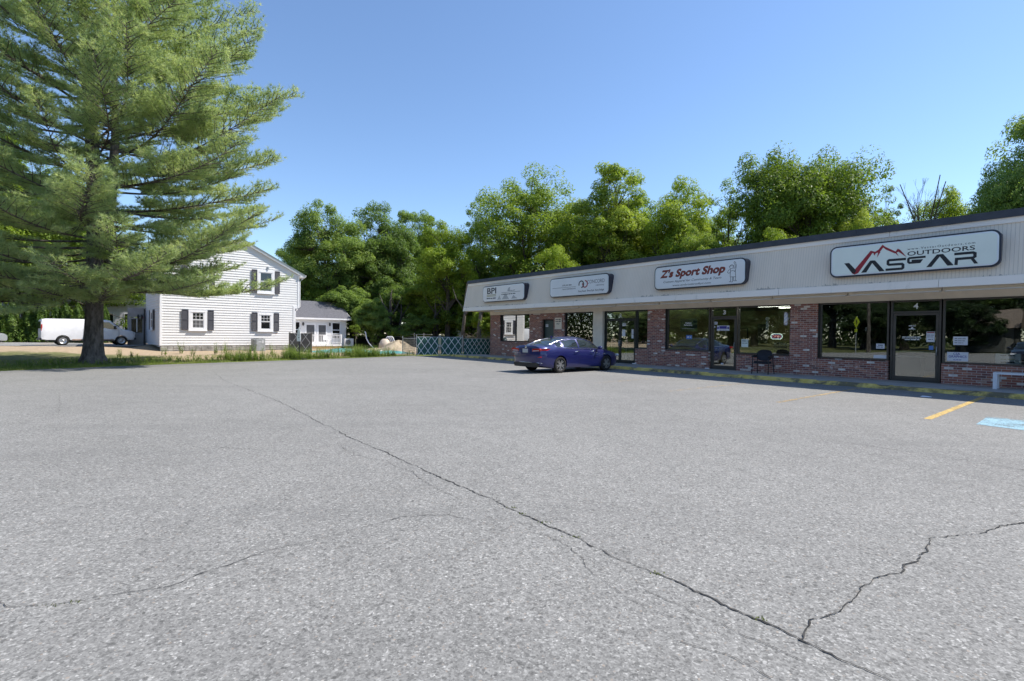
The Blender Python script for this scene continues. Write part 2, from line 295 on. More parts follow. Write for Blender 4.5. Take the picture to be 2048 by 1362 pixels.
# ------------------------------------------------------------------ mesh helpers
class MB:
    def __init__(s): s.v = []; s.f = []
    def add(s, vs, fs):
        o = len(s.v); s.v += [tuple(p) for p in vs]; s.f += [tuple(i + o for i in f) for f in fs]; return s
    def box(s, x0, y0, z0, x1, y1, z1):
        x0, x1 = sorted((x0, x1)); y0, y1 = sorted((y0, y1)); z0, z1 = sorted((z0, z1))
        return s.add([(x0, y0, z0), (x1, y0, z0), (x1, y1, z0), (x0, y1, z0), (x0, y0, z1), (x1, y0, z1), (x1, y1, z1), (x0, y1, z1)],
                     [(0, 3, 2, 1), (4, 5, 6, 7), (0, 1, 5, 4), (1, 2, 6, 5), (2, 3, 7, 6), (3, 0, 4, 7)])
    def prism(s, pts, ax, a, b):
        def P(u, v, w): return {'y': (u, w, v), 'x': (w, u, v), 'z': (u, v, w)}[ax]
        n = len(pts)
        return s.add([P(u, v, a) for u, v in pts] + [P(u, v, b) for u, v in pts],
                     [tuple(range(n)), tuple(range(2 * n - 1, n - 1, -1))] + [(i, (i + 1) % n, n + (i + 1) % n, n + i) for i in range(n)])
    def tube(s, pts, rad, n=8, caps=True):
        pts = [Vector(p) for p in pts]
        if isinstance(rad, (int, float)): rad = [rad] * len(pts)
        vs = []; fs = []
        for i, p in enumerate(pts):
            d = (pts[min(i + 1, len(pts) - 1)] - pts[max(i - 1, 0)])
            d = d.normalized() if d.length > 1e-9 else Vector((0, 0, 1))
            up = Vector((0, 0, 1)) if abs(d.z) < 0.95 else Vector((1, 0, 0))
            a = d.cross(up).normalized(); b = a.cross(d)
            for k in range(n):
                t = 2 * math.pi * k / n; vs.append(tuple(p + (a * math.cos(t) + b * math.sin(t)) * rad[i]))
        for i in range(len(pts) - 1):
            for k in range(n):
                k2 = (k + 1) % n; fs.append((i * n + k, (i + 1) * n + k, (i + 1) * n + k2, i * n + k2))
        if caps: fs += [tuple(range(n)), tuple(range(len(pts) * n - 1, (len(pts) - 1) * n - 1, -1))]
        return s.add(vs, fs)
    def lathe(s, prof, c=(0, 0, 0), n=24, axis='z'):
        vs = []; fs = []
        for r, z in prof:
            for k in range(n):
                t = 2 * math.pi * k / n; a, b = r * math.cos(t), r * math.sin(t)
                vs.append((c[0] + a, c[1] + b, c[2] + z) if axis == 'z' else (c[0] + z, c[1] + a, c[2] + b) if axis == 'x' else (c[0] + a, c[1] + z, c[2] + b))
        for i in range(len(prof) - 1):
            for k in range(n):
                k2 = (k + 1) % n; fs.append((i * n + k, i * n + k2, (i + 1) * n + k2, (i + 1) * n + k))
        return s.add(vs, fs)
    def stroke(s, pts, w, y0, y1):
        P = [Vector(p) for p in pts]; l = []; r = []
        for i, p in enumerate(P):
            a = (P[i] - P[i - 1]).normalized() if i else (P[1] - P[0]).normalized()
            b = (P[i + 1] - P[i]).normalized() if i < len(P) - 1 else a
            na = Vector((-a.y, a.x)); nb = Vector((-b.y, b.x)); m = (na + nb)
            m = m.normalized() if m.length > 1e-6 else na
            k = w / 2 / max(0.4, m.dot(na)); l.append(p + m * k); r.append(p - m * k)
        for i in range(len(P) - 1):
            s.prism([tuple(l[i]), tuple(l[i + 1]), tuple(r[i + 1]), tuple(r[i])], 'y', y0, y1)
        return s
    def build(s, name, mat, parent=None, smooth=False, bevel=0.0, label=None):
        me = bpy.data.meshes.new(name); me.from_pydata(s.v, [], s.f); me.update()
        if smooth: me.polygons.foreach_set('use_smooth', [True] * len(me.polygons))
        return link(name, me, mat, parent, bevel, label)
def link(name, me, mat, parent=None, bevel=0.0, label=None):
    if mat is not None: me.materials.append(M[mat] if isinstance(mat, str) else mat)
    o = bpy.data.objects.new(name, me); col.objects.link(o)
    if parent is not None: o.parent = parent
    if bevel:
        b = o.modifiers.new('bevel', 'BEVEL'); b.width = bevel; b.segments = 2; b.limit_method = 'ANGLE'
    if label: o['label'] = label
    return o
def tag(o, label, cat=None, group=None, kind=None):
    if label: o['label'] = label
    if cat: o['category'] = cat
    if group: o['group'] = group
    if kind: o['kind'] = kind
    return o
def thing(name, label, cat, loc=(0, 0, 0), rz=0.0, group=None):
    o = bpy.data.objects.new(name, None); col.objects.link(o); o.empty_display_size = 0.3
    o.location = loc; o.rotation_euler = (0, 0, rz); return tag(o, label, cat, group)
def clone(o, parent=None):
    c = o.copy(); col.objects.link(c)
    if parent is not None: c.parent = parent
    for ch in [x for x in o.children]: clone(ch, c)
    return c
def rrect(x0, x1, z0, z1, r, k=5):
    p = []
    for cx, cz, a in ((x1 - r, z1 - r, 0), (x0 + r, z1 - r, 90), (x0 + r, z0 + r, 180), (x1 - r, z0 + r, 270)):
        for i in range(k + 1):
            t = R(a + 90 * i / k); p.append((cx + r * math.cos(t), cz + r * math.sin(t)))
    return p
def np_mesh(name, V, F, mat, parent=None, k=3, smooth=False):
    me = bpy.data.meshes.new(name); V = np.asarray(V, dtype=np.float32).reshape(-1, 3); F = np.asarray(F, dtype=np.int32).reshape(-1, k)
    me.vertices.add(len(V)); me.vertices.foreach_set('co', V.ravel())
    me.loops.add(F.size); me.loops.foreach_set('vertex_index', F.ravel())
    me.polygons.add(len(F)); me.polygons.foreach_set('loop_start', np.arange(len(F), dtype=np.int32) * k)
    me.update(calc_edges=True)
    if smooth: me.polygons.foreach_set('use_smooth', [True] * len(F))
    return link(name, me, mat, parent)
def text(name, body, box_, y, mat, parent, shear=0.0, bold=0.0, thick=0.004, spacing=1.0, keep=False):
    """lettering set to fill the box (x0, x1, z0, z1) of a wall facing -y"""
    cu = bpy.data.curves.new(name, 'FONT'); cu.body = body; cu.size = 1; cu.shear = shear; cu.offset = bold
    cu.space_character = spacing; cu.extrude = 0.0; cu.resolution_u = 3
    tmp = bpy.data.objects.new(name + '_src', cu); col.objects.link(tmp)
    dg = bpy.context.evaluated_depsgraph_get(); me = bpy.data.meshes.new_from_object(tmp.evaluated_get(dg))
    bpy.data.objects.remove(tmp); bpy.data.curves.remove(cu)
    n = len(me.vertices); a = np.zeros(n * 3, dtype=np.float32); me.vertices.foreach_get('co', a); a = a.reshape(-1, 3)
    mn, mx = a[:, :2].min(0), a[:, :2].max(0); x0, x1, z0, z1 = box_
    out = np.zeros_like(a); sx = (x1 - x0) / (mx[0] - mn[0]); sz = (z1 - z0) / (mx[1] - mn[1])
    out[:, 0] = x0 + (a[:, 0] - mn[0]) * sx; out[:, 2] = z0 + (a[:, 1] - mn[1]) * sz; out[:, 1] = y
    me.vertices.foreach_set('co', out.ravel()); me.update(); me.materials.clear()
    return link(name, me, mat, parent)

def dashes(name, box_, y, mat, parent, seed=1):
    """a line of print too small to read: word-long strokes of uneven length"""
    x0, x1, z0, z1 = box_; r = random.Random(seed + int(x0 * 997)); m = MB(); x = x0
    while x < x1 - .01:
        w = (z1 - z0) * r.uniform(1.2, 3.6); e = min(x1, x + w); m.box(x, y - .0005, z0 + (z1 - z0) * .2, e, y + .0005, z1 - (z1 - z0) * .2 * r.random()); x = e + (z1 - z0) * .5
    return m.build(name, mat, parent)
_text = text
def text(name, body, box_, y, mat, parent, **kw):
    if body.startswith('~'): return dashes(name, box_, y, mat, parent)
    return _text(name, body, box_, y, mat, parent, **kw)

# ------------------------------------------------------------------ frames of reference
BO = Vector((-1.469, 33.872, 0)); BA = R(-50.6)          # far corner of the shop front, x runs along it towards the camera's right
HO = Vector((-25.113, 35.922, 0)); HA = R(39.4)          # near left corner of the white house
BX = Vector((math.cos(BA), math.sin(BA), 0)); BY = Vector((-math.sin(BA), math.cos(BA), 0))
HX = Vector((math.cos(HA), math.sin(HA), 0)); HY = Vector((-math.sin(HA), math.cos(HA), 0))
def bw(x, y, z=0): return BO + BX * x + BY * y + Vector((0, 0, z))
def hw(x, y, z=0): return HO + HX * x + HY * y + Vector((0, 0, z))

# ------------------------------------------------------------------ ground
def smooth01(a, b, x): 
    t = min(1, max(0, (x - a) / (b - a))); return t * t * (3 - 2 * t)
def yard_z(x, y):
    d = (x + 18.1) * -0.81 + (y - 17.8) * 0.587
    z = -0.02
    if d > 0:
        z += 0.06 * smooth01(0, 1.5, d) * (0.6 + 0.4 * math.sin(x * 1.7) * math.cos(y * 1.3))
        z += 0.30 * smooth01(-24.5, -29.0, x) * smooth01(24, 33, y)
    return z
xs = [-400, -200, -120, -80] + [-62 + 1.0 * i for i in range(66)] + [8, 14, 24, 50, 90, 150, 400]
ys = [-400, -150, -60, -20, 0, 8, 14] + [17 + 1.0 * i for i in range(46)] + [70, 85, 110, 150, 220, 400]
mb = MB(); nx, ny = len(xs), len(ys)
mb.add([(x, y, yard_z(x, y) if 16 < y < 63 and -63 < x < 5 else -0.02) for y in ys for x in xs],
       [(j * nx + i, j * nx + i + 1, (j + 1) * nx + i + 1, (j + 1) * nx + i) for j in range(ny - 1) for i in range(nx - 1)])
tag(mb.build('ground', 'yard', smooth=True), 'tan dirt and patchy grass ground beyond the parking lot', kind='structure')
edge = [(-34, -8), (-26, 4), (-18.4, 17.3), (-17.3, 19.2), (-15.7, 21.8), (-13.6, 24.5), (-11.4, 27.1), (-9.0, 30.4), (-7.6, 32.6), (-6.75, 33.8), (-3.5, 34.75), (-1.9, 35.0)]
er = []
for i in range(len(edge) - 1):
    a, b = Vector(edge[i]), Vector(edge[i + 1]); k = max(1, int((b - a).length / 0.35))
    for j in range(k):
        p = a.lerp(b, j / k); w = 0.0 if i in (0, 9, 10) else rnd.uniform(-0.07, 0.07); er.append((p.x + w, p.y + w * 0.5))
lot = [(-34, -30)] + er + [tuple(bw(1, 0.5)[:2]), tuple(bw(33, 0.5)[:2]), tuple(bw(60, 0.5)[:2]), (60, -60), (-34, -60)]
mb = MB(); mb.add([(x, y, 0) for x, y in lot], [tuple(reversed(range(len(lot))))]); o = mb.build('parking_lot', 'asphalt'); tag(o, 'worn grey asphalt parking lot with cracks', kind='structure')
if o.data.polygons[0].normal.z < 0: o.data.flip_normals()
mb = MB(); mb.add([(x, y, 0.33) for x, y in [(-80, 33.5), (-48, 34.0), (-30.5, 34.6), (-27.6, 36.5), (-29.5, 41.5), (-50, 47), (-80, 50)]], [tuple(range(7))])
tag(mb.build('driveway', 'drive'), 'grey driveway beside the white house', kind='structure')

# painted lines (x along shop front, distance out from it)
def line_on_lot(name, x0, n0, x1, n1, w, mat, label, grp):
    a, b = bw(x0, -n0), bw(x1, -n1); d = (b - a).normalized(); s = Vector((-d.y, d.x, 0)) * w / 2
    k = 24; V = []; F = []
    for i in range(k + 1):
        p = a.lerp(b, i / k); j = rnd.uniform(-0.008, 0.008)
        V += [tuple(p + s * (1 + j * 8) + Vector((0, 0, 0.004))), tuple(p - s * (1 + j * 6) + Vector((0, 0, 0.004)))]
        if i < k: F.append((2 * i, 2 * i + 1, 2 * i + 3, 2 * i + 2))
    o = MB().add(V, F).build(name, mat); 
    if o.data.polygons[0].normal.z < 0: o.data.flip_normals()
    tag(o, label, group=grp, kind='structure')
M['line1'] = paint_mat('yellow_line_paint', (0.54, 0.37, 0.12), 0.545); M['line2'] = paint_mat('faded_yellow_line_paint', (0.47, 0.33, 0.15), 0.46)
M['line3'] = paint_mat('very_faded_line_paint', (0.45, 0.32, 0.16), 0.42); M['bluep'] = paint_mat('blue_bay_paint', (0.24, 0.40, 0.48), 0.505, 1.6)
line_on_lot('parking_line', 24.77, 2.5, 24.77, 8.3, 0.12, 'line1', 'bright yellow parking line nearest the right edge', 'parking lines')
line_on_lot('parking_line', 22.02, 2.5, 22.02, 8.2, 0.11, 'line2', 'faded yellow parking line second from the right', 'parking lines')
line_on_lot('parking_line', 19.27, 2.5, 19.22, 8.3, 0.11, 'line3', 'nearly worn away parking line third from the right', 'parking lines')
line_on_lot('parking_line', 16.5, 4.0, 16.5, 8.3, 0.11, 'line3', 'barely visible parking line right of the blue car', 'parking lines')
mb = MB(); mb.add([tuple(bw(x, -y, 0.004)) for x, y in [(25.45, 8.3), (25.42, 6.95), (26.7, 6.7), (28.2, 6.75), (28.3, 8.5), (26.5, 8.5)]], [(0, 1, 2, 3, 4, 5)])
o = mb.build('painted_bay_square', 'bluep'); tag(o, 'faded blue painted square marking an accessible bay', kind='structure')
if o.data.polygons[0].normal.z < 0: o.data.flip_normals()
# cracks: jagged slivers following the joints of the paving (positions in metres on the lot)
def crack(pts, w0, w1, seed, label, jag=0.035, z=0.005):
    r = random.Random(seed); P = []
    for i in range(len(pts) - 1):
        a, b = Vector(pts[i]), Vector(pts[i + 1]); Ln = (b - a).length; k = max(2, int(Ln / max(0.025, jag * 1.1)))
        for j in range(k): P.append(a.lerp(b, j / k))
    P.append(Vector(pts[-1])); n = len(P); off = 0; V = []; F = []
    for i, p in enumerate(P):
        d = (P[min(n - 1, i + 1)] - P[max(0, i - 1)]).normalized(); s = Vector((-d.y, d.x)); off = off * 0.82 + r.uniform(-1, 1) * jag * 0.5
        q = p + s * off; w = .8 * (w0 + (w1 - w0) * i / (n - 1)) * r.uniform(0.3, 1.3) * (1 + .35 * math.sin(i * .11 + seed)) / 2
        V += [(q.x + s.x * w, q.y + s.y * w, z), (q.x - s.x * w, q.y - s.y * w, z)]
        if i < n - 1: F.append((2 * i, 2 * i + 1, 2 * i + 3, 2 * i + 2))
    mb_ = MB().add(V, F)
    for i in range(0, n, 2):        # crumbled chips along the edges
        if r.random() < .55 and w0 > .009:
            a = r.uniform(0, 6.3); c = Vector(V[2 * i + r.randrange(2)][:2]) + Vector((math.cos(a), math.sin(a))) * r.uniform(0, .006); q = r.uniform(.002, .006) * (1 + w0 * 30)
            mb_.add([(c.x + q * r.uniform(.5, 1.3) * math.cos(k * 1.257), c.y + q * r.uniform(.5, 1.3) * math.sin(k * 1.257), z + .0012) for k in range(5)], [(0, 1, 2, 3, 4)])
    o = mb_.build('pavement_crack', 'crack')
    if o.data.polygons[0].normal.z < 0: o.data.flip_normals()
    tag(o, label, group='cracks across the parking lot', kind='structure'); return P
crack([(-11.15, 18.77), (-8.6, 15.1), (-5.18, 11.05), (-2.29, 7.18), (-0.93, 5.51), (0.01, 4.31), (0.26, 4.01), (0.63, 3.51), (1.00, 3.07), (1.29, 2.69), (1.37, 2.60), (1.45, 2.47), (1.58, 2.31), (1.68, 2.19), (2.2, 1.5)], 0.007, 0.0155, 1, 'long main crack running diagonally to the bottom edge', 0.022)
crack([(1.45, 2.47), (1.61, 2.64), (1.77, 2.73), (2.01, 2.87), (2.12, 3.00), (2.43, 3.18), (2.52, 3.17), (2.62, 3.33), (3.01, 3.61), (3.23, 3.81), (3.60, 3.88), (3.99, 4.05), (5.2, 4.6)], 0.011, 0.013, 2, 'jagged crack branching off to the right edge', 0.026, 0.006)
crack([(-2.80, 2.75), (-2.65, 2.69), (-2.43, 2.72), (-2.21, 2.84), (-2.00, 2.89), (-1.86, 3.14), (-1.62, 3.46), (-1.35, 3.66), (-0.89, 4.08), (-0.51, 4.15), (0.02, 3.87), (0.26, 3.76), (0.44, 3.54), (0.50, 3.24), (0.60, 2.98), (0.76, 2.77), (0.94, 2.65)], 0.007, 0.004, 3, 'thin crack wandering in from the left edge', 0.022)
crack([(-0.51, 4.15), (-0.50, 4.42)], 0.006, 0.003, 4, 'short spur crack near the middle of the foreground', 0.02)
crack([(0.72, 3.26), (0.81, 2.94), (0.97, 2.77), (1.13, 2.58), (1.33, 2.38), (1.46, 2.21)], 0.004, 0.004, 5, 'hairline crack just below the main crack', 0.016)
crack([(0.79, 2.49), (1.05, 2.34), (1.16, 2.19)], 0.004, 0.004, 6, 'hairline crack near the bottom centre', 0.014)
crack([(1.38, 11.44), (2.11, 10.51), (3.26, 9.33), (4.32, 7.86), (4.96, 7.09), (5.48, 6.46), (5.95, 5.82), (6.8, 4.9)], 0.006, 0.011, 7, 'long thin crack crossing the right half of the lot', 0.02)
crack([(-2.35, 6.84), (-1.90, 6.15), (-1.43, 5.87), (-1.08, 5.41), (-0.85, 5.05), (-0.47, 4.53)], 0.005, 0.006, 8, 'thin broken crack left of the main crack', 0.03)
crack([(-3.74, 6.47), (-3.14, 6.36)], 0.012, 0.010, 9, 'short straight scratch in the left half of the lot', 0.006)
crack([(-10.52, 11.69), (-8.93, 9.95), (-7.93, 8.78)], 0.007, 0.003, 10, 'faint crack at the far left of the lot', 0.03)
mb = MB()     # moss growing in the joint
for x, y in [(0.10, 4.19), (0.27, 4.0), (0.47, 3.71), (0.93, 3.15), (1.33, 2.66), (0.02, 4.33), (-2.48, 2.71), (-2.38, 2.74)]:
    for k in range(11):
        a, rr = rnd.uniform(0, 6.3), rnd.uniform(0, 1); px, py = x + rnd.gauss(0, 0.028), y + rnd.gauss(0, 0.012); r = rnd.uniform(0.002, 0.006)
        mb.add([(px - r, py, 0.006), (px + r, py - r, 0.006), (px + r * .6, py + r, 0.012 + rr * 0.008)], [(0, 1, 2)])
tag(mb.build('crack_moss', 'moss'), 'yellow green moss tufts in the main crack', kind='stuff')
def litter(n, seed):
    r = random.Random(seed); mb = MB()
    for k in range(n):
        x, y = r.uniform(-9, 8), r.uniform(1.8, 16); 
        if r.random() < .6: x, y = x * .5, 1.9 + (y - 1.8) * .4
        s = r.uniform(0.003, 0.009); a = r.uniform(0, 6.3)
        P = [(x + s * r.uniform(.6, 1.2) * math.cos(a + q * 1.26), y + s * r.uniform(.6, 1.2) * math.sin(a + q * 1.26), 0.001) for q in range(5)]
        top = (x, y, s * 0.7); mb.add(P + [top], [(i, (i + 1) % 5, 5) for i in range(5)])
    return mb
M['grit'] = simple('loose_grit', (0.36, 0.345, 0.33), 0.9, var=0.5, scale=20); tag(litter(900, 4).build('loose_grit', 'grit'), 'loose pale grit scattered over the asphalt', kind='stuff')

# ------------------------------------------------------------------ sidewalk and kerb
mb = MB(); XE = 34.0
joints = [-1.4 + 1.52 * i for i in range(24)]
for i in range(len(joints) - 1):
    a, b = joints[i] + 0.006, joints[i + 1] - 0.006
    mb.box(a, -1.93, -0.02, b, 0.25, 0.12 + 0.002 * ((i * 7) % 3))
mb.box(-1.4, -1.91, -0.02, joints[-1], 0.2, 0.105)
o = mb.build('sidewalk', 'concrete'); o.location = BO; o.rotation_euler = (0, 0, BA); tag(o, 'raised concrete sidewalk in front of the shops', kind='structure')
mb = MB(); V = []; F = []; prof = [(-1.92, 0.0), (-1.935, 0.10), (-1.99, 0.135), (-2.06, 0.14), (-2.13, 0.115), (-2.19, 0.05), (-2.215, -0.02)]
r = random.Random(3); nst = 360; x = -1.4; k = 0; hs = 1.0; ns = 0.0
brk = {int((b + 1.4) / (35.4 / nst)) for b in (5.9, 9.6, 13.4, 17.0, 20.9, 22.55, 24.4, 26.2, 28.6)}
for i in range(nst + 1):
    x = -1.4 + 35.4 * i / nst; ns = ns * 0.85 + r.uniform(-1, 1) * 0.012; hs = hs * 0.9 + 0.1 * r.uniform(0.82, 1.06)
    g = 0.62 if any(abs(i - b) <= 1 for b in brk) else 1.0
    lowz = 0.72 if 22.7 < x < 24.3 or 17.1 < x < 18.0 else 1.0
    for (pn, pz) in prof: V.append((x, pn - ns * (pz > 0) * 0.6 + (1 - g) * 0.05, pz * hs * g * lowz if pn < -1.95 else pz))
m_ = len(prof)
for i in range(nst):
    for j in range(m_ - 1): F.append((i * m_ + j, (i + 1) * m_ + j, (i + 1) * m_ + j + 1, i * m_ + j + 1))
F.append(tuple(range(m_))); mb.add(V, F); o = mb.build('kerb', 'kerb', smooth=True)
o.location = BO; o.rotation_euler = (0, 0, BA); tag(o, 'low worn kerb with flaking yellow paint', kind='structure')

# ------------------------------------------------------------------ the shopping strip
mall = thing('shop_building', 'long single storey brick shop building with grey mansard fascia and flat roof', 'building', BO, BA)
HB = 2.78; DEP = 12.0
mb = MB()
def wall_piece(x0, x1, z0, z1, proud=0.0): mb.box(x0, -proud, z0, x1, 0.30, z1)
wall_piece(0, 1.05, 0.1, HB); wall_piece(3.97, 5.06, 0.1, HB); wall_piece(6.10, 6.92, 0.1, HB); wall_piece(5.06, 6.10, 2.42, HB)
wall_piece(1.05, 3.97, 0.1, 1.06); wall_piece(6.92, 9.13, 0.1, 0.80)
wall_piece(11.84, 12.56, 0.1, 0.88); wall_piece(12.56, 13.52, 0.1, HB, 0.02); wall_piece(13.52, 15.68, 0.1, 0.88)
wall_piece(16.92, 19.0, 0.1, 0.82); wall_piece(19.0, 19.95, 0.1, HB, 0.02); wall_piece(19.95, 22.08, 0.1, 0.78)
wall_piece(23.47, 27.4, 0.1, 0.76); wall_piece(27.4, 28.6, 0.1, HB, 0.02); wall_piece(28.6, 33.0, 0.1, HB)
mb.box(0, 0.30, 0.1, 0.3, DEP, HB); mb.box(0, DEP - .3, 0.1, 33, DEP, HB); mb.box(32.7, 0.3, 0.1, 33, DEP - .3, HB)
mb.build('brick_wall', 'brick', mall)
mb = MB(); mb.box(-0.01, -0.035, HB, 33, 0.32, 3.04); mb.box(-0.01, 0.32, HB, 0.31, DEP, 3.04); mb.box(9.13, -0.03, 0.12, 9.77, 0.3, HB)
mb.build('beige_header', 'beige', mall)
# mansard fascia
def sl(z): return -(1.30 - 0.45 * (z - 3.05) / 2.05)      # y of the sloping face at height z
mb = MB(); mb.prism([(sl(3.05), 3.05), (sl(5.02), 5.02), (0.4, 5.02), (0.4, 3.05)], 'x', -1.30, 33.3); mb.build('fascia_panel', 'groove', mall)
mb = MB()
mb.box(-1.3, 0.4, 3.05, 33.3, DEP + .2, 4.6); mb.build('roof_mass', 'beige', mall)
def strip(z0, z1, p0, p1, x0=-1.30, x1=33.3, mat='trim', name='fascia_trim', joints_=None, gap=0.012, ends=0.0):
    m = MB(); J = [x0] + (joints_ or []) + [x1]
    for a, b in zip(J[:-1], J[1:]):
        m.prism([(sl(z0) - p0, z0), (sl(z1) - p1, z1), (sl(z1) + 0.02, z1), (sl(z0) + 0.02, z0)], 'x', a + (gap if a != x0 else 0), b)
    return m.build(name, mat, mall)
strip(3.035, 3.27, 0.03, 0.045, -1.33, joints_=[2.2, 4.6, 5.9, 9.6, 14.9, 19.1, 23.6, 27.9], name='lower_trim')
strip(4.74, 4.93, 0.03, 0.05, -1.33, joints_=[4.0, 10.1, 16.2, 22.3, 28.4], name='upper_trim')
strip(4.90, 5.12, 0.10, 0.10, -1.38, mat='roofblack', name='roof_edge', joints_=[3.1, 9.2, 15.3, 21.4, 27.5], gap=0.004)
mb = MB(); mb.prism([(sl(3.04) - .03, 3.04), (sl(5.0) - .03, 5.0), (sl(5.0) + .12, 5.0), (sl(3.04) + .12, 3.04)], 'x', -1.345, -1.302); mb.build('end_trim', 'trim', mall)
mb = MB(); mb.box(-1.38, -0.83, 5.02, 33.4, DEP + .3, 5.10); mb.build('flat_roof', 'roofblack', mall)
mb = MB(); mb.box(-1.25, -1.27, 3.03, 33.2, -0.05, 3.047); mb.build('soffit', 'beige', mall)
# strip light fittings hung under the soffit, end to end
M['tubewhite'] = simple('tube_fitting_cream', (0.74, 0.68, 0.58), 0.5, var=0.06)
for i, x in enumerate([1.7 + 2.44 * k for k in range(12)]):
    m = MB(); m.prism([(-0.98, 3.03), (-1.02, 2.965), (-0.92, 2.925), (-0.82, 2.965), (-0.86, 3.03)], 'x', x, x + 2.39); f = m.build('strip_light_fitting', 'tubewhite', mall)
    MB().tube([(x + .05, -1.0, 2.945), (x + 2.34, -1.0, 2.945)], 0.014, 8).build('light_tube', 'white', f)
# windows
def framed(x0, x1, z0, z1, bars=(), name='shop_window', fm='bronze', w=0.055, y=0.10, d=0.10, parent=None, glass='glass', hbars=(), sill=True, label=None):
    m = MB(); m.box(x0, y, z0, x0 + w, y + d, z1); m.box(x1 - w, y, z0, x1, y + d, z1); m.box(x0 + w, y, z1 - w, x1 - w, y + d, z1); m.box(x0 + w, y, z0, x1 - w, y + d, z0 + w)
    for b in bars: m.box(b - w / 2, y + .004, z0 + w, b + w / 2, y + d - .004, z1 - w)
    for h in hbars: m.box(x0 + w, y + .004, h - w / 2, x1 - w, y + d - .004, h + w / 2)
    if sill: m.box(x0, y - 0.10, z0 - 0.035, x1, y + d + .02, z0 - 0.002)
    f = m.build(name, fm, parent or mall, bevel=0.004, label=label)
    g = MB().box(x0 + w, y + d / 2, z0 + w, x1 - w, y + d / 2 + 0.006, z1 - w).build('pane', glass, f); return f
framed(1.05, 3.97, 1.06, HB, bars=(2.53,), fm='darkframe', glass='glassrefl')
framed(6.92, 9.13, 0.80, HB, fm='darkframe'); framed(11.84, 12.56, 0.88, HB, fm='darkframe')
framed(13.56, 15.68, 0.88, HB); framed(16.92, 19.0, 0.82, HB); framed(19.99, 22.08, 0.78, HB); framed(23.47, 27.4, 0.76, HB, bars=(25.45,))
for a, z, b in ((0.98, 1.06, 1.05), (13.52, .88, 13.56), (19.95, .78, 19.99)): MB().box(a, 0.03, z, b, .3, HB).build('window_jamb', 'darkframe', mall)
# doors: frame, leaf (rails and stiles), glass, push bar, handle, house number
def glass_door(x0, x1, ztop, num=None, fm='bronze', leaves=1, y=0.12):
    m = MB(); w = 0.055; m.box(x0, y, 0.12, x0 + w, y + .11, HB); m.box(x1 - w, y, 0.12, x1, y + .11, HB); m.box(x0 + w, y, HB - w, x1 - w, y + .11, HB)
    m.box(x0 + w, y, ztop, x1 - w, y + .11, ztop + .06); m.box(x0 + w, y, .12, x1 - w, y + .1, .15)
    f = m.build('door_frame', fm, mall, bevel=.004)
    MB().box(x0 + w, y + .05, ztop + .06, x1 - w, y + .056, HB - w).build('transom_pane', 'glass', f)
    if num: text('unit_number', num, (((x0 + x1) / 2 - .065), ((x0 + x1) / 2 + .065), ztop + .13, ztop + .31), y + .044, 'decal', f, bold=.03)
    k = (x1 - x0 - 2 * w) / leaves
    for i in range(leaves):
        a = x0 + w + .006 + i * k; b = a + k - .012; s = 0.075; z0, z1 = .155, ztop - .006; m = MB()
        m.box(a, y + .02, z0, a + s, y + .065, z1); m.box(b - s, y + .02, z0, b, y + .065, z1); m.box(a + s, y + .02, z1 - s, b - s, y + .065, z1); m.box(a + s, y + .02, z0, b - s, y + .065, z0 + .13)
        dd = m.build('glass_door', fm, mall, bevel=.004)
        MB().box(a + s, y + .04, z0 + .13, b - s, y + .046, z1 - s).build('pane', 'glass', dd)
        MB().box(a + s, y + .055, 1.08, b - s, y + .085, 1.12).build('push_bar', 'metal', dd)
        hx = b - s / 2 if (leaves == 1 or i == 0) else a + s / 2
        h = MB(); h.tube([(hx, y - .045, .98), (hx, y - .045, 1.28)], .014, 8); h.tube([(hx, y + .02, 1.0), (hx, y - .045, 1.0)], .01, 6); h.tube([(hx, y + .02, 1.26), (hx, y - .045, 1.26)], .01, 6)
        h.build('door_handle', 'metal', dd, smooth=True)
    return f
glass_door(9.79, 11.80, 2.33, '2', 'darkframe', 2); glass_door(15.72, 16.88, 2.33, '3'); glass_door(22.12, 23.43, 2.36, '4')
m = MB(); m.box(5.06, .16, .12, 5.16, .26, 2.42); m.box(5.98, .16, .12, 6.10, .26, 2.42); m.box(5.16, .16, 2.32, 5.98, .26, 2.42); f = m.build('door_frame', 'darkframe', mall)
M['greendoor'] = simple('dark_green_door', (0.045, 0.075, 0.07), 0.5, var=.1); dd = MB().box(5.16, .2, .13, 5.98, .245, 2.32).build('steel_door', 'greendoor', mall)
MB().lathe([(0, -.06), (.025, -.055), (.028, -.03), (.012, -.02), (.012, 0)], (5.90, .2, 1.05), 14, 'y').build('door_knob', 'metal', dd, smooth=True)
# rooms behind the glass
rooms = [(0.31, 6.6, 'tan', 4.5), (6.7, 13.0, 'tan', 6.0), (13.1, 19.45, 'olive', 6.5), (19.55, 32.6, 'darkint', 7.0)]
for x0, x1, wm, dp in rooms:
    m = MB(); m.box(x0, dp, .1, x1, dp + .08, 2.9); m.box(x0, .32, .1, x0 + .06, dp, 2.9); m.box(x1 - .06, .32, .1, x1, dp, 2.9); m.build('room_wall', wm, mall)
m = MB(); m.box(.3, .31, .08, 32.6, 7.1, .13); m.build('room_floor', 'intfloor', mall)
m = MB(); m.box(.3, .33, 2.9, 32.6, 7.1, 2.95); m.build('room_ceiling', 'tan', mall)
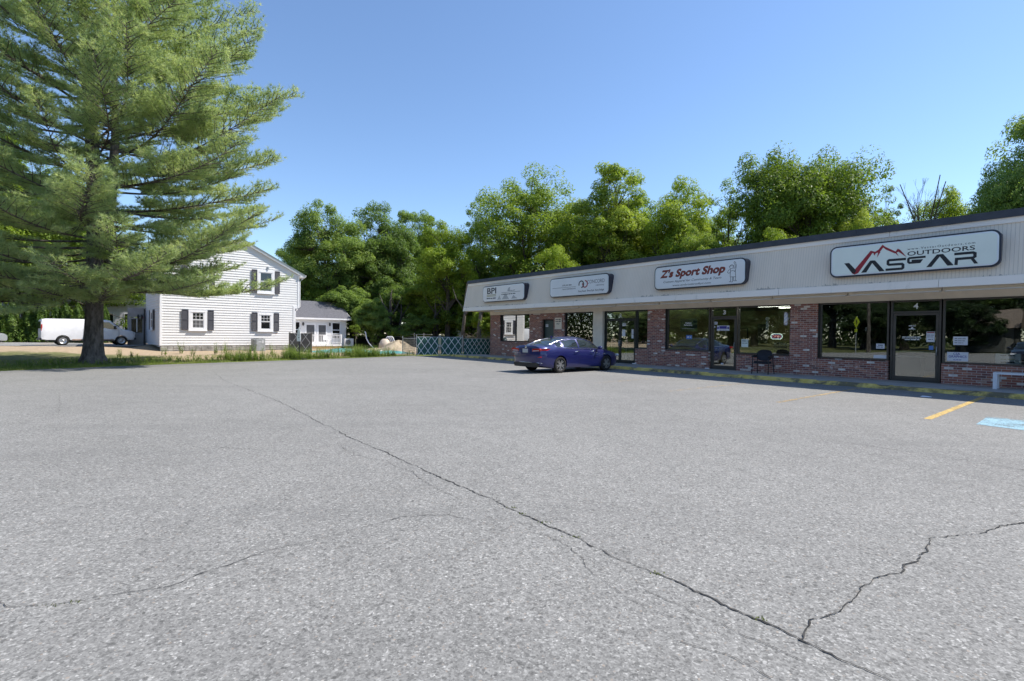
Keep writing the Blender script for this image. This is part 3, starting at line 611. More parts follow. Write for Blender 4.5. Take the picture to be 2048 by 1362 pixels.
# ------------------------------------------------------------------ shop signs on the fascia
def sign_box(name, label, x0, x1, z0, z1, mat):
    t = thing(name, label, 'sign', BO, BA, 'shop signs along the fascia')
    MB().prism(rrect(x0, x1, z0, z1, .20, 7), 'y', -1.37, -1.0).build('cabinet', 'cabinet', t, bevel=.008)
    MB().prism(rrect(x0 + .045, x1 - .045, z0 + .045, z1 - .045, .165, 7), 'y', -1.395, -1.37).build('rim', 'rim', t, bevel=.006)
    MB().prism(rrect(x0 + .075, x1 - .075, z0 + .075, z1 - .075, .14, 7), 'y', -1.402, -1.395).build('face', mat, t); return t
YS = -1.4045
def stroke_on(t, name, pts, w, mat): return MB().stroke(pts, w, YS - .003, YS + .002).build(name, mat, t)
def poly_on(t, name, pts, mat): return MB().prism(pts, 'y', YS - .002, YS + .002).build(name, mat, t)
s = sign_box('shop_sign', 'leftmost fascia sign lettered BPI with gold bars', 1.02, 5.08, 3.53, 4.52, 'signwhite')
text('lettering', 'BPI', (1.50, 2.43, 4.03, 4.40), YS, 'black', s, bold=.02)
for i, z in enumerate((3.86, 3.94)): MB().box(1.46, YS - .001, z, 2.41, YS + .001, z + .05).build('gold_bar', 'goldtext', s)
text('small_lettering', '~', (1.46, 2.42, 3.70, 3.79), YS, 'greytext', s); MB().box(2.96, YS - .001, 4.03, 4.73, YS + .001, 4.05).build('rule', 'greytext', s)
text('phone_lettering', '978-486-4449', (3.61, 4.24, 4.08, 4.17), YS, 'greytext', s); text('web_lettering', '~', (2.96, 4.30, 3.89, 3.97), YS, 'greytext', s)
for k, q in enumerate([[(2.55, 3.63), (2.75, 3.90), (2.92, 3.63)], [(2.98, 3.63), (3.35, 4.0), (3.7, 3.63)], [(3.5, 4.1), (3.62, 4.3), (3.8, 4.35), (3.75, 4.12)], [(3.9, 3.63), (4.1, 3.86), (4.3, 3.72), (4.5, 3.63)]]):
    MB().prism(q, 'y', YS + .0005, YS + .0022).build('pale_leaf_print', 'palegrey', s)
s = sign_box('shop_sign', 'fascia sign lettered CONCORD cabinetry with two linked rings', 7.2, 11.3, 3.53, 4.53, 'signface')
text('lettering', 'CONCORD', (9.92, 11.04, 4.10, 4.28), YS, 'greytext', s); text('cabinetry_lettering', 'cabinetry', (10.48, 11.02, 3.93, 4.04), YS, 'greytext', s)
text('motto_lettering', 'Every Room  Every Style  Every Budget', (9.33, 11.02, 3.68, 3.80), YS, 'black', s, bold=.01)
text('phone_lettering', '(978) 692-4884', (8.17, 8.84, 4.06, 4.16), YS, 'black', s, bold=.01); text('web_lettering', 'concordcabinetry.com', (8.17, 9.13, 3.87, 3.96), YS, 'black', s, bold=.01)
MB().box(7.42, YS - .001, 4.0, 9.14, YS + .001, 4.015).build('rule', 'greytext', s)
def ring_pts(cx, cz, rx, rz, a0, a1, k=26): return [(cx + rx * math.cos(R(a0 + (a1 - a0) * i / k)), cz + rz * math.sin(R(a0 + (a1 - a0) * i / k))) for i in range(k + 1)]
stroke_on(s, 'linked_ring', ring_pts(9.52, 4.10, .16, .165, -90, 200), .055, 'black'); stroke_on(s, 'linked_ring', ring_pts(9.77, 4.10, .16, .165, -200, 90), .055, 'red')
s = sign_box('shop_sign', "fascia sign with red brush script reading Z's Sport Shop", 13.87, 17.93, 3.53, 4.54, 'signface')
text('lettering_shade', "Z's Sport Shop", (14.16, 17.11, 3.93, 4.36), YS + .001, 'black', s, shear=.25, bold=.03)
text('lettering', "Z's Sport Shop", (14.18, 17.13, 3.95, 4.38), YS - .001, 'rust', s, shear=.25, bold=.03)
text('motto_lettering', 'Custom Apparel for Community & Team', (14.34, 16.97, 3.78, 3.90), YS, 'black', s, shear=.25); text('web_lettering', 'www.embroideredbyz.com', (14.8, 16.53, 3.62, 3.72), YS, 'black', s, shear=.25)
fig = MB(); W = .014
for p in ([(17.30, 4.22), (17.33, 4.29), (17.40, 4.31), (17.46, 4.27), (17.46, 4.20), (17.40, 4.16), (17.32, 4.17), (17.30, 4.22)], [(17.28, 4.24), (17.36, 4.27), (17.49, 4.24)],
          [(17.46, 4.14), (17.53, 4.2), (17.52, 4.30), (17.47, 4.38), (17.50, 4.42), (17.54, 4.38), (17.57, 4.25), (17.54, 4.1), (17.5, 4.02)],
          [(17.34, 4.14), (17.25, 4.10), (17.22, 4.02), (17.28, 3.98), (17.33, 4.03)], [(17.34, 4.14), (17.33, 3.84), (17.55, 3.83), (17.53, 4.1)], [(17.34, 4.06), (17.42, 4.08), (17.52, 4.05)],
          [(17.35, 3.84), (17.35, 3.68), (17.30, 3.65), (17.42, 3.64), (17.43, 3.83)], [(17.46, 3.83), (17.47, 3.68), (17.58, 3.67), (17.54, 3.72), (17.55, 3.83)]): fig.stroke(p, W, YS - .002, YS + .001)
fig.build('line_figure', 'black', s)
s = sign_box('shop_sign', 'big pale green fascia sign with red mountain logo, farthest right', 20.78, 24.92, 3.53, 4.54, 'signgreen')
poly_on(s, 'letter_v', [(21.20, 3.97), (21.34, 3.97), (21.55, 3.70), (21.49, 3.60), (21.42, 3.64)], 'black')
for q in ([(21.42, 3.63), (21.50, 3.58), (21.60, 3.62), (21.98, 4.22), (21.93, 4.30)], [(21.93, 4.30), (21.98, 4.22), (22.07, 4.20), (22.05, 4.25)], [(22.05, 4.25), (22.07, 4.20), (22.18, 4.24), (22.26, 4.36), (22.24, 4.45), (22.14, 4.31)],
          [(22.26, 4.36), (22.24, 4.45), (22.32, 4.37), (22.58, 4.195), (22.56, 4.14), (22.33, 4.285)], [(22.56, 4.14), (22.58, 4.195), (22.63, 4.275), (22.65, 4.18)], [(22.63, 4.275), (22.69, 4.24), (22.86, 3.99), (22.65, 4.18)],
          [(22.10, 4.06), (22.19, 4.23), (22.13, 4.24)], [(22.66, 4.04), (22.56, 4.16), (22.60, 4.17)], [(22.03, 4.13), (22.00, 4.22), (22.07, 4.21)]): poly_on(s, 'red_mountain_line', q, 'red')
poly_on(s, 'letter_a_leg', [(21.68, 3.62), (21.92, 3.985), (22.02, 3.985), (21.82, 3.62)], 'black'); poly_on(s, 'letter_a_leg', [(21.93, 3.97), (22.05, 3.98), (22.31, 3.62), (22.17, 3.62)], 'black')
stroke_on(s, 'letter_s', [(22.84, 3.94), (22.42, 3.945), (22.39, 3.92), (22.39, 3.83), (22.42, 3.805), (22.74, 3.80), (22.77, 3.77), (22.77, 3.68), (22.74, 3.655), (22.33, 3.655)], .07, 'black')
stroke_on(s, 'letter_s', [(23.31, 3.955), (22.93, 3.955), (22.90, 3.93), (22.90, 3.84), (22.93, 3.81), (23.17, 3.81), (23.2, 3.86), (22.98, 3.87)], .06, 'black')
poly_on(s, 'letter_a_leg', [(23.33, 3.64), (23.57, 3.99), (23.68, 3.99), (23.45, 3.64)], 'black'); poly_on(s, 'letter_a_leg', [(23.60, 3.99), (23.71, 3.99), (23.95, 3.64), (23.81, 3.64)], 'black')
stroke_on(s, 'letter_r', [(23.96, 3.955), (24.36, 3.955), (24.40, 3.93), (24.40, 3.84), (24.36, 3.81), (24.01, 3.81), (24.0, 3.64)], .07, 'black'); poly_on(s, 'letter_r_leg', [(24.30, 3.80), (24.37, 3.81), (24.47, 3.64), (24.39, 3.64)], 'black')
text('lettering', 'OUTDOORS', (22.87, 24.40, 4.025, 4.155), YS, 'black', s, bold=.012); text('web_lettering', 'www.VassarOutdoors.com', (22.87, 24.40, 4.20, 4.265), YS, 'black', s, spacing=1.3)

# ------------------------------------------------------------------ things on and behind the shop windows
YG = 0.140   # just in front of the window glass
def notice(label, x0, x1, z0, z1, mat='paper', lines=(), y=YG, name='paper_notice', head=None, grp='notices stuck on the shop glass'):
    o = thing(name, label, 'notice', bw((x0 + x1) / 2, y, (z0 + z1) / 2), BA, grp); w, h = (x1 - x0) / 2, (z1 - z0) / 2
    MB().box(-w, -.002, -h, w, .001, h).build('sheet', mat, o)
    if head: MB().box(-w * .92, -.0035, h * .72, w * .92, -.002, h * .92).build('heading_band', head, o)
    for k, ln in enumerate(lines):
        body, a, b, c, d, m_ = ln; text('print', body, (-w + 2 * w * a, -w + 2 * w * b, -h + 2 * h * c, -h + 2 * h * d), -.004, m_, o, bold=.01)
    return o
notice('hand lettered white card reading CSA GRAPHICS with arrow', 23.58, 24.08, 0.84, 1.12, lines=[('CSA', .30, .62, .68, .94, 'navy'), ('GRAPHICS', .08, .92, .38, .64, 'navy'), ('<==', .3, .68, .08, .24, 'navy')], name='shop_card', y=.142)
notice('pale lilac sheet on the window right of door 4', 23.72, 24.06, 1.34, 1.60, lines=[('~', .1, .9, .7, .8, 'greytext'), ('~', .1, .8, .45, .55, 'greytext'), ('~', .1, .7, .2, .3, 'greytext')])
notice('tall white notice with red heading on door 4', 23.06, 23.27, 1.42, 1.75, head='red', y=.153, lines=[('~', .08, .9, .62, .7, 'greytext'), ('~', .08, .9, .45, .52, 'greytext'), ('~', .2, .8, .2, .3, 'greytext')])
notice('small square blue sticker low on door 4', 23.13, 23.24, 1.17, 1.30, 'paperblue', y=.153)
notice('small white card at the right of the window left of door 4', 21.72, 21.96, 1.17, 1.34, lines=[('~', .2, .8, .55, .8, 'greytext'), ('~', .1, .9, .2, .4, 'greytext')])
notice('white strip on the sill left of door 4', 21.65, 22.02, 0.84, .95)
notice('purple and white banner sticker across door 3', 15.98, 16.53, 1.77, 1.99, head=None, y=.153, lines=[('~', .02, .16, .2, .8, 'navy'), ('~', .84, .98, .2, .8, 'navy'), ('~', .2, .8, .08, .2, 'navy')])
o = col.objects[-1]; MB().box(15.98 + .11 - 16.255, -.004, -.03, 16.53 - .11 - 16.255, -.0022, .09).build('purple_panel', 'navy', [x for x in col.objects if x.get('label', '').startswith('purple and white')][0])
notice('small white sticker high at the left of door 3', 15.83, 16.0, 2.04, 2.15, y=.153, lines=[('~', .15, .85, .3, .7, 'greytext')])
notice('tiny sticker below the white one on door 3', 15.84, 15.90, 1.90, 1.97, y=.153)
notice('small white tag at the foot of door 3', 16.18, 16.30, 0.34, 0.40, y=.150)
notice('pale green poster low at the left of the barber window', 17.06, 17.34, 1.10, 1.42, 'signgreen', lines=[('~', .1, .9, .7, .85, 'greytext'), ('~', .1, .9, .45, .55, 'greytext')])
notice('small blue sign in the window left of door 3', 14.53, 14.82, 1.39, 1.57, 'paperblue', lines=[('~', .15, .85, .3, .7, 'white')])
notice('white sheet high on the right leaf of door 2', 10.93, 11.14, 2.0, 2.14, y=.153, lines=[('~', .15, .85, .3, .6, 'greytext')])
notice('taller torn sheet in the middle of door 2', 10.92, 11.12, 1.48, 1.82, y=.153)
notice('narrow pale sheet at the right of door 2', 11.50, 11.62, 1.60, 1.84, y=.153); notice('lower narrow sheet at the right of door 2', 11.50, 11.62, 1.38, 1.58, y=.153)
notice('white notice on the dark green steel door', 5.22, 5.44, 1.98, 2.14, y=.197, lines=[('~', .1, .9, .55, .75, 'greytext')])
s = thing('wall_sign', 'pale lettered board on the brick beside the green steel door', 'sign', bw(6.5, -.02, 2.17), BA)
MB().box(-.27, -.02, -.33, .27, .015, .33).build('board', 'beige', s, bevel=.004)
for k, (q, z0, z1) in enumerate((('~', .19, .26), ('~', .08, .15), ('ONLY', -.06, .01))): text('lettering', q, (-.2 + .07 * (k == 2), .2 - .07 * (k == 2), z0, z1), -.024, 'black', s, bold=.03)
# lettering on the barber window and on door 4
t = thing('window_lettering', 'white barbershop lettering on a dark panel in the window left of door 3', 'lettering', bw(14.62, YG, 1.98), BA)
text('name_line', 'Westford', (-.15, .15, .10, .17), -.004, 'decal', t, bold=.03); text('name_line', 'Barbershop', (-.2, .2, 0, .075), -.004, 'decal', t, bold=.03); text('small_line', '~', (-.3, .3, -.13, -.10), -.004, 'metal', t)
MB().box(-.42, .03, -.25, .42, .034, .33).build('dark_panel', 'darkint', t)
t = thing('window_lettering', 'small white logo and web address on the glass of door 4', 'lettering', bw(22.68, .153, 1.8), BA)
text('logo_line', '~', (-.08, .1, .12, .15), 0, 'decal', t, bold=.03); text('logo_line', '~', (-.08, .1, .02, .045), 0, 'decal', t, bold=.02); MB().prism([(-.03, .05), (.01, .11), (.05, .05)], 'y', -.002, 0).build('peak_mark', 'decal', t)
text('small_line', '~', (-.25, .25, -.24, -.21), 0, 'decal', t, bold=.01); text('small_line', '~', (-.25, .25, -.275, -.25), 0, 'decal', t, bold=.01); text('small_line', '~', (-.18, .2, -.33, -.29), 0, 'decal', t, bold=.03)
# open sign
t = thing('open_sign', 'lit OPEN sign hanging by a cord in the barber window', 'sign', bw(18.42, .22, 1.55), BA)
MB().prism(rrect(-.23, .23, -.12, .12, .11, 7), 'y', 0, .02).build('back_panel', 'darkint', t)
M['neonw'] = emit_mat('neon_white', (0.75, 0.95, 0.8), 1.2); M['neonr'] = emit_mat('neon_red', (0.9, 0.25, 0.3), 0.9); M['neonb'] = emit_mat('neon_violet', (0.35, 0.3, 0.9), 0.45)
q = rrect(-.215, .215, -.105, .105, .10, 7); MB().tube([(a, -.012, b) for a, b in q + q[:1]], .011, 6, False).build('border_tube', 'neonw', t)
q = rrect(-.185, .185, -.078, .078, .075, 7); MB().tube([(a, -.012, b) for a, b in q + q[:1]], .008, 6, False).build('inner_tube', 'neonb', t)
text('lettering', 'OPEN', (-.15, .15, -.045, .045), -.012, 'neonr', t); MB().tube([(-.14, 0, .12), (0, 0, .42), (.14, 0, .12)], .004, 5).tube([(.16, 0, -.1), (.24, 0, -.28), (.36, 0, -.36), (.5, 0, -.35)], .005, 5).build('cord', 'blackplastic', t)
# barber poles
def barber_pole(label, x, y, z, r, h, body, stripe, ball=False):
    t = thing('barber_pole', label, 'barber pole', bw(x, y, z), BA, 'barber poles'); MB().lathe([(0, -h / 2), (r, -h / 2), (r, h / 2), (0, h / 2)], n=20).build('tube', body, t, smooth=False)
    for k in range(3):
        m = MB(); V = []; F = []; n = 30
        for i in range(n + 1):
            a = k * 2.094 + i / n * 6.0; zz = -h / 2 + h * i / n
            for d in (-.35, .35): V.append(((r + .003) * math.cos(a + d), (r + .003) * math.sin(a + d), zz))
            if i < n: F.append((2 * i, 2 * i + 1, 2 * i + 3, 2 * i + 2))
        m.add(V, F).build('stripe', stripe[k % len(stripe)], t)
    for sg in (-1, 1): MB().lathe([(0, 0), (r * 1.15, 0), (r * 1.2, sg * .02), (r * .8, sg * .05), (0, sg * .055)], (0, 0, sg * h / 2), 20).build('end_cap', 'chrome', t, smooth=True)
    if ball: MB().lathe([(0, .16 * k) if 0 else (.075 * math.sin(math.pi * k / 8), h / 2 + .12 - .075 * math.cos(math.pi * k / 8)) for k in range(9)], n=18).build('ball', 'white', t, smooth=True)
    return t
t = barber_pole('blue and white barber pole mounted beside the brick pier', 18.85, -.02, 2.23, .065, .42, 'white', ('paperblue', 'paperblue', 'red')); MB().box(-.02, .05, -.05, .12, .12, .05).build('bracket', 'chrome', t)
barber_pole('black and white barber pole picture with ball inside the window', 18.02, .3, 1.98, .05, .30, 'white', ('black', 'black', 'black'), True)
# boxes, interior furniture seen through the glass
t = thing('cardboard_box', 'white printed carton on the sill inside the right window', 'box', bw(24.93, .46, .78), BA); MB().box(-.27, -.16, 0, .27, .16, .33).build('carton', 'white', t, bevel=.006)
for k, (q, z, m_) in enumerate((('~', .25, 'black'), ('~', .14, 'goldtext'), ('~', .05, 'black'))): text('print', q, (-.16, .16, z, z + .045), -.164, m_, t, bold=.02)
M['lit'] = emit_mat('lit_ceiling_tube', (1.0, 0.97, 0.85), 9.0)
for i, (x, y) in enumerate(((17.6, 1.9), (18.0, 3.2), (18.4, 4.6))):
    t = thing('ceiling_light', ['nearest', 'middle', 'farthest'][i] + ' lit ceiling tube light inside the barber shop', 'ceiling light', bw(x, y, 2.84), BA, 'barber shop ceiling lights')
    MB().box(-.75, -.14, 0, .75, .14, .05).build('housing', 'white', t); MB().box(-.72, -.11, -.012, .72, .11, -.001).build('diffuser', 'lit', t)
def barber_chair(label, x, y, a=0):
    t = thing('barber_chair', label, 'chair', bw(x, y, .13), BA + a, 'barber chairs inside the shop')
    MB().lathe([(0, 0), (.32, 0), (.32, .03), (.07, .06), (.06, .42), (0, .42)], n=20).build('base', 'chrome', t, smooth=False); MB().prism(rrect(-.28, .28, .42, .58, .06), 'y', -.27, .27).build('seat', 'chairblk', t, bevel=.02)
    MB().prism(rrect(-.26, .26, .6, 1.15, .08), 'y', .24, .36).build('backrest', 'chairblk', t, bevel=.02)
    for sx in (-1, 1): MB().box(sx * .28, -.2, .72, sx * .36, .26, .79).build('armrest', 'chairblk', t, bevel=.015)
    return t
barber_chair('left black barber chair dimly seen behind the window of unit 3', 14.3, 2.6); barber_chair('middle black barber chair dimly seen inside unit 3', 17.4, 3.0, .4); barber_chair('right black barber chair dimly seen inside unit 3', 18.6, 3.4, -.3)
def desk(label, x, y, w, mat, h=.75):
    t = thing('counter', label, 'counter', bw(x, y, .13), BA); MB().box(-w / 2, -.3, h - .05, w / 2, .3, h).build('top', 'white' if mat != 'darkint' else 'metal', t, bevel=.006); MB().box(-w / 2 + .03, -.26, 0, w / 2 - .03, .28, h - .05).build('cabinet', mat, t); return t
desk('white counter behind the glass of unit 2', 10.9, 2.2, 2.2, 'tan', .95); desk('dark counter at the back of the barber shop', 15.6, 4.8, 3.2, 'darkint', .9); desk('dark table behind the big window of unit 4', 21.2, 3.2, 2.4, 'darkint')
for i, (x, y, z0, z1, w, mt, lb) in enumerate(((14.15, 5.9, 1.0, 2.0, .8, 'chrome', 'square mirror on the olive barber shop wall'), (15.3, 5.9, 1.2, 2.2, .5, 'darkint', 'dark narrow picture on the olive barber shop wall'), (18.2, 6.4, 1.3, 2.3, .7, 'darkint', 'dark poster at the back right of the barber shop'))):
    t = thing('wall_picture', lb, 'picture', bw(x, y + .06, (z0 + z1) / 2), BA); MB().box(-w / 2, -.02, (z0 - z1) / 2, w / 2, .02, (z1 - z0) / 2).build('frame', 'blackplastic', t); MB().box(-w / 2 + .04, -.024, (z0 - z1) / 2 + .04, w / 2 - .04, -.02, (z1 - z0) / 2 - .04).build('panel', mt, t)
t = thing('room_partition', 'pale inner door seen behind the window of unit 1', 'door', bw(8.0, 3.6, .13), BA); MB().box(-.5, -.05, 0, .5, .05, 2.1).build('leaf', 'tan', t, bevel=.01); MB().box(-.58, -.03, 0, -.5, .07, 2.18).box(.5, -.03, 0, .58, .07, 2.18).box(-.5, -.03, 2.1, .5, .07, 2.18).build('frame', 'white', t)

# armchair on the sidewalk: oval padded back, padded seat, four legs, two arms
t = thing('armchair', 'black padded armchair with oval back on the sidewalk between door 3 and the pier', 'chair', bw(18.38, -.85, .122), BA + R(6))
m = MB(); V = []; F = []; n = 22
for k, (yy, s_) in enumerate(((.20, .88), (.175, 1.0), (.20, 1.0), (.235, .97), (.25, .85))):
    for i in range(n):
        a = 2 * math.pi * i / n; ca, sa = math.cos(a), math.sin(a); e = lambda v: math.copysign(abs(v) ** .75, v)
        x_, z_ = .275 * s_ * e(ca), .70 + .215 * s_ * e(sa); V.append((x_, yy + (z_ - .5) * .14 + .05 * (x_ / .27) ** 2 * -1, z_))
for k in range(4):
    for i in range(n): F.append((k * n + i, k * n + (i + 1) % n, (k + 1) * n + (i + 1) % n, (k + 1) * n + i))
F += [tuple(range(n - 1, -1, -1)), tuple(range(4 * n, 5 * n))]; m.add(V, F).build('backrest', 'chairblk', t, smooth=True)
MB().prism([(x, y) for x, y in rrect(-.26, .26, -.27, .22, .10)], 'z', .40, .475).build('seat', 'chairblk', t, bevel=.025)
for sx in (-1, 1):
    MB().tube([(sx * .29, -.30, 0), (sx * .285, -.25, .45), (sx * .285, -.22, .64)], .017, 8).build('leg', 'blackplastic', t, smooth=True)
    MB().tube([(sx * .30, .34, 0), (sx * .285, .25, .42), (sx * .27, .235, .70)], .017, 8).build('leg', 'blackplastic', t, smooth=True)
    MB().prism(rrect(-.27, .22, .64, .685, .02), 'x', sx * .255, sx * .32).build('armrest', 'blackplastic', t, bevel=.012)
MB().tube([(-.285, .22, .40), (.285, .22, .40)], .012, 6).tube([(-.285, -.24, .40), (.285, -.24, .40)], .012, 6).tube([(-.28, -.24, .4), (-.28, .22, .4)], .012, 6).tube([(.28, -.24, .4), (.28, .22, .4)], .012, 6).build('seat_frame', 'blackplastic', t)
# white bench at the right edge
t = thing('bench', 'white slab legged bench on the sidewalk below the right window', 'bench', bw(25.5, -.6, .122), BA)
MB().box(-.75, -.22, .42, .75, .22, .47).build('seat', 'white', t, bevel=.004)
for sx in (-1, 1):
    for sy in (-1, 1): MB().box(sx * .75, sy * .22, 0, sx * .66, sy * .14, .42).build('leg', 'white', t, bevel=.003)
# door stop bricks and litter at the kerb
for lb, x, y in (('white stone at the foot of the brick wall left of door 3', 15.70, -.10), ('white stone at the foot of the frame right of door 2', 11.85, -.06)):
    m = MB(); m.box(-.09, -.05, 0, .09, .05, .05); o = m.build('loose_stone', 'white', bevel=.015); o.location = bw(x, y, .123); o.rotation_euler = (0, 0, BA + .2); tag(o, lb, 'stone', 'loose stones')
m = MB(); m.add([(-.11, -.05, .006), (.12, -.03, .012), (.10, .06, .02), (-.09, .05, .03), (0, 0, .035)], [(0, 1, 4), (1, 2, 4), (2, 3, 4), (3, 0, 4)]); o = m.build('paper_scrap', 'paper'); o.location = bw(23.85, -3.75, 0); o.rotation_euler = (0, 0, BA); tag(o, 'crumpled white paper scrap on the asphalt below door 4', 'litter')
o.modifiers.new('thick', 'SOLIDIFY').thickness = .004
# small downpipe and gas meter like fitting between armchair and wall

# ------------------------------------------------------------------ cars
def loft(stations, sect, name, mat, parent, smooth=True, closed_ends=True, sub=0):
    """stations: list of parameter tuples; sect(params) -> list of (x, y, z) from one side over to the other"""
    rows = [sect(*p) for p in stations]; n = len(rows[0]); V = [q for r_ in rows for q in r_]; F = []
    for i in range(len(rows) - 1):
        for j in range(n): F.append((i * n + j, i * n + (j + 1) % n, (i + 1) * n + (j + 1) % n, (i + 1) * n + j))
    if closed_ends: F += [tuple(range(n - 1, -1, -1)), tuple(range((len(rows) - 1) * n, len(rows) * n))]
    return MB().add(V, F)
def interp(tab, y):
    if y <= tab[0][0]: return tab[0][1]
    for (a, va), (b, vb) in zip(tab[:-1], tab[1:]):
        if y <= b:
            t = (y - a) / (b - a); t = t * t * (3 - 2 * t) * .5 + t * .5; return va + (vb - va) * t
    return tab[-1][1]
def apply_cut(o, cutters):
    for c in cutters:
        md = o.modifiers.new('cut', 'BOOLEAN'); md.operation = 'DIFFERENCE'; md.object = c; md.solver = 'EXACT'
    dg = bpy.context.evaluated_depsgraph_get(); me = bpy.data.meshes.new_from_object(o.evaluated_get(dg)); o.modifiers.clear(); old = o.data; o.data = me; bpy.data.meshes.remove(old)
    for c in cutters: bpy.data.objects.remove(c)
    return o
def wheel(parent, x, y, r, w, side, style='alloy', spokes=10):
    t = MB().lathe([(r * .66, -w / 2), (r * .9, -w / 2), (r * .985, -w * .42), (r, -w * .25), (r, w * .25), (r * .985, w * .42), (r * .9, w / 2), (r * .66, w / 2), (r * .66, -w / 2)], (0, 0, 0), 36, 'x').build('tyre', 'tyre', None, smooth=True)
    wh = thing('wheel', None, None); wh.parent = parent; wh.location = (x, y, r); t.parent = wh; m = MB(); s_ = side * w / 2
    if style == 'alloy':
        m.lathe([(r * .69, s_ * .2), (r * .69, s_ * .96), (r * .64, s_ * .96), (r * .62, s_ * .3)], (0, 0, 0), 36, 'x'); m.lathe([(0, s_ * .86), (r * .12, s_ * .84), (r * .14, s_ * .5)], (0, 0, 0), 20, 'x')
        for k in range(spokes):
            a = 2 * math.pi * k / spokes + (.10 if k % 2 else -.10); ca, sa = math.cos(a), math.sin(a); h = .020
            P = lambda rr, ww, xx: [(xx, rr * ca - ww * sa, rr * sa + ww * ca), (xx, rr * ca + ww * sa, rr * sa - ww * ca)]
            a1, a2 = P(r * .1, h, s_ * .84), P(r * .65, h * 1.1, s_ * .9); b1, b2 = P(r * .1, h, s_ * .5), P(r * .65, h * 1.1, s_ * .55)
            m.add(a1 + a2 + b1 + b2, [(0, 1, 3, 2), (4, 6, 7, 5), (0, 2, 6, 4), (1, 5, 7, 3)])
    else:
        m.lathe([(0, s_ * .7), (r * .2, s_ * .72), (r * .24, s_ * .5), (r * .42, s_ * .42), (r * .5, s_ * .7), (r * .58, s_ * .85), (r * .66, s_ * .98), (r * .68, s_ * .3)], (0, 0, 0), 32, 'x')
        for k in range(8): a = k * math.pi / 4; m.lathe([(0, s_ * .56), (r * .05, s_ * .52), (r * .05, s_ * .3)], (0, r * .33 * math.cos(a), r * .33 * math.sin(a)), 8, 'x')
    m.build('rim', 'alloy', wh, smooth=(style != 'alloy'))
    MB().lathe([(0, s_ * .25), (r * .67, s_ * .25)], (0, 0, 0), 24, 'x').build('brake_shade', 'blackplastic', wh)
    return wh
def sedan(label, paint, loc, rz, plate=True, detail=True, group=None):
    """local +y is forward, +x the right hand side"""
    t = thing('parked_car', label, 'car', loc, rz, group)
    W = [(-2.46, .62), (-2.38, .78), (-2.15, .88), (-1.6, .925), (0, .93), (1.4, .92), (1.95, .87), (2.25, .76), (2.37, .58)]
    ZS = [(-2.46, .90), (-2.36, 1.00), (-2.0, 1.01), (-1.2, 1.00), (-.2, .955), (.9, .93), (1.5, .87), (2.1, .76), (2.37, .62)]
    ZC = [(-2.46, .98), (-2.40, 1.09), (-2.1, 1.105), (-1.6, 1.09), (-.5, 1.02), (.9, 1.0), (1.5, .94), (2.1, .82), (2.37, .66)]
    ZB = [(-2.46, .42), (-2.38, .30), (-2.1, .24), (-1.8, .19), (1.8, .17), (2.2, .2), (2.37, .28)]
    def sect(y):
        w, zs, zc, zb = (interp(T, y) for T in (W, ZS, ZC, ZB)); hh = zs - zb
        half = [(w * .80, zb), (w * .93, zb + .02), (w * .975, zb + .10 * hh / .75), (w * .972, zb + .25 * hh), (w * 1.0, zb + .45 * hh), (w, zb + .62 * hh), (w * .985, zb + .78 * hh), (w * .955, zb + .90 * hh), (w * .915, zs), (w * .84, zs + (zc - zs) * .35), (w * .62, zs + (zc - zs) * .75), (w * .3, zc - .004)]
        return [(x, y, z) for x, z in half] + [(-x, y, z) for x, z in reversed(half)]
    ys_ = [-2.46, -2.43, -2.38, -2.3, -2.2] + [-2.1 + .12 * i for i in range(36)] + [2.2, 2.28, 2.34, 2.37]
    b = loft([(y,) for y in sorted(set(round(v, 3) for v in ys_))], sect, 'body', paint, t).build('body', paint, None, smooth=True)
    cut = []
    for y in (-1.4, 1.4): cut.append(MB().lathe([(0, -1.2), (.365, -1.2), (.365, 1.2), (0, 1.2)], (0, y, .335), 40, 'x').build('cutter', None))
    apply_cut(b, cut); b.parent = t; b.data.polygons.foreach_set('use_smooth', [True] * len(b.data.polygons)); b.modifiers.new('edges', 'EDGE_SPLIT').split_angle = R(38)
    for y in (-1.4, 1.4):
        for sx in (-1, 1): wheel(t, sx * .80, y, .325, .215, sx, 'alloy' if detail else 'steel')
    MB().box(-.72, -1.9, .2, .72, 1.9, .5).build('underbody', 'blackplastic', t)
    # greenhouse
    RZ = [(-2.02, 1.085), (-1.75, 1.17), (-1.4, 1.285), (-1.0, 1.385), (-.6, 1.44), (-.2, 1.46), (.15, 1.44), (.5, 1.35), (.85, 1.19), (1.2, 1.0)]
    BZ = [(-2.02, 1.03), (-1.2, .985), (-.2, .94), (1.2, .915)]
    WB = [(-2.02, .70), (-1.6, .79), (-1.0, .855), (.3, .865), (.9, .84), (1.2, .78)]; WT = [(-2.02, .60), (-1.5, .56), (-.8, .585), (.1, .59), (.7, .60), (1.2, .66)]
    def P(y, v):
        """v 0..1 from belt to roof edge, 1..2 across to the centre line"""
        zr, zb, wb, wt = (interp(T, y) for T in (RZ, BZ, WB, WT)); zt = max(zb + .01, zr - .06)
        if v <= 1: return (wb + (wt - wb) * v + .035 * math.sin(math.pi * v) * min(1, (zt - zb) / .3), y, zb + (zt - zb) * v)
        u = v - 1; return (wt * (1 - u), y, zt + (zr - zt) * math.sin(u * math.pi / 2))
    ysg = [-2.02 + .04 * i for i in range(81)]; vs = [0, .12, .25, .5, .75, .88, .94, 1.0, 1.03, 1.08, 1.2, 1.4, 1.6, 1.8, 2.0]
    groups = {'roof': [], 'side_window': [], 'rear_window': [], 'windscreen': []}
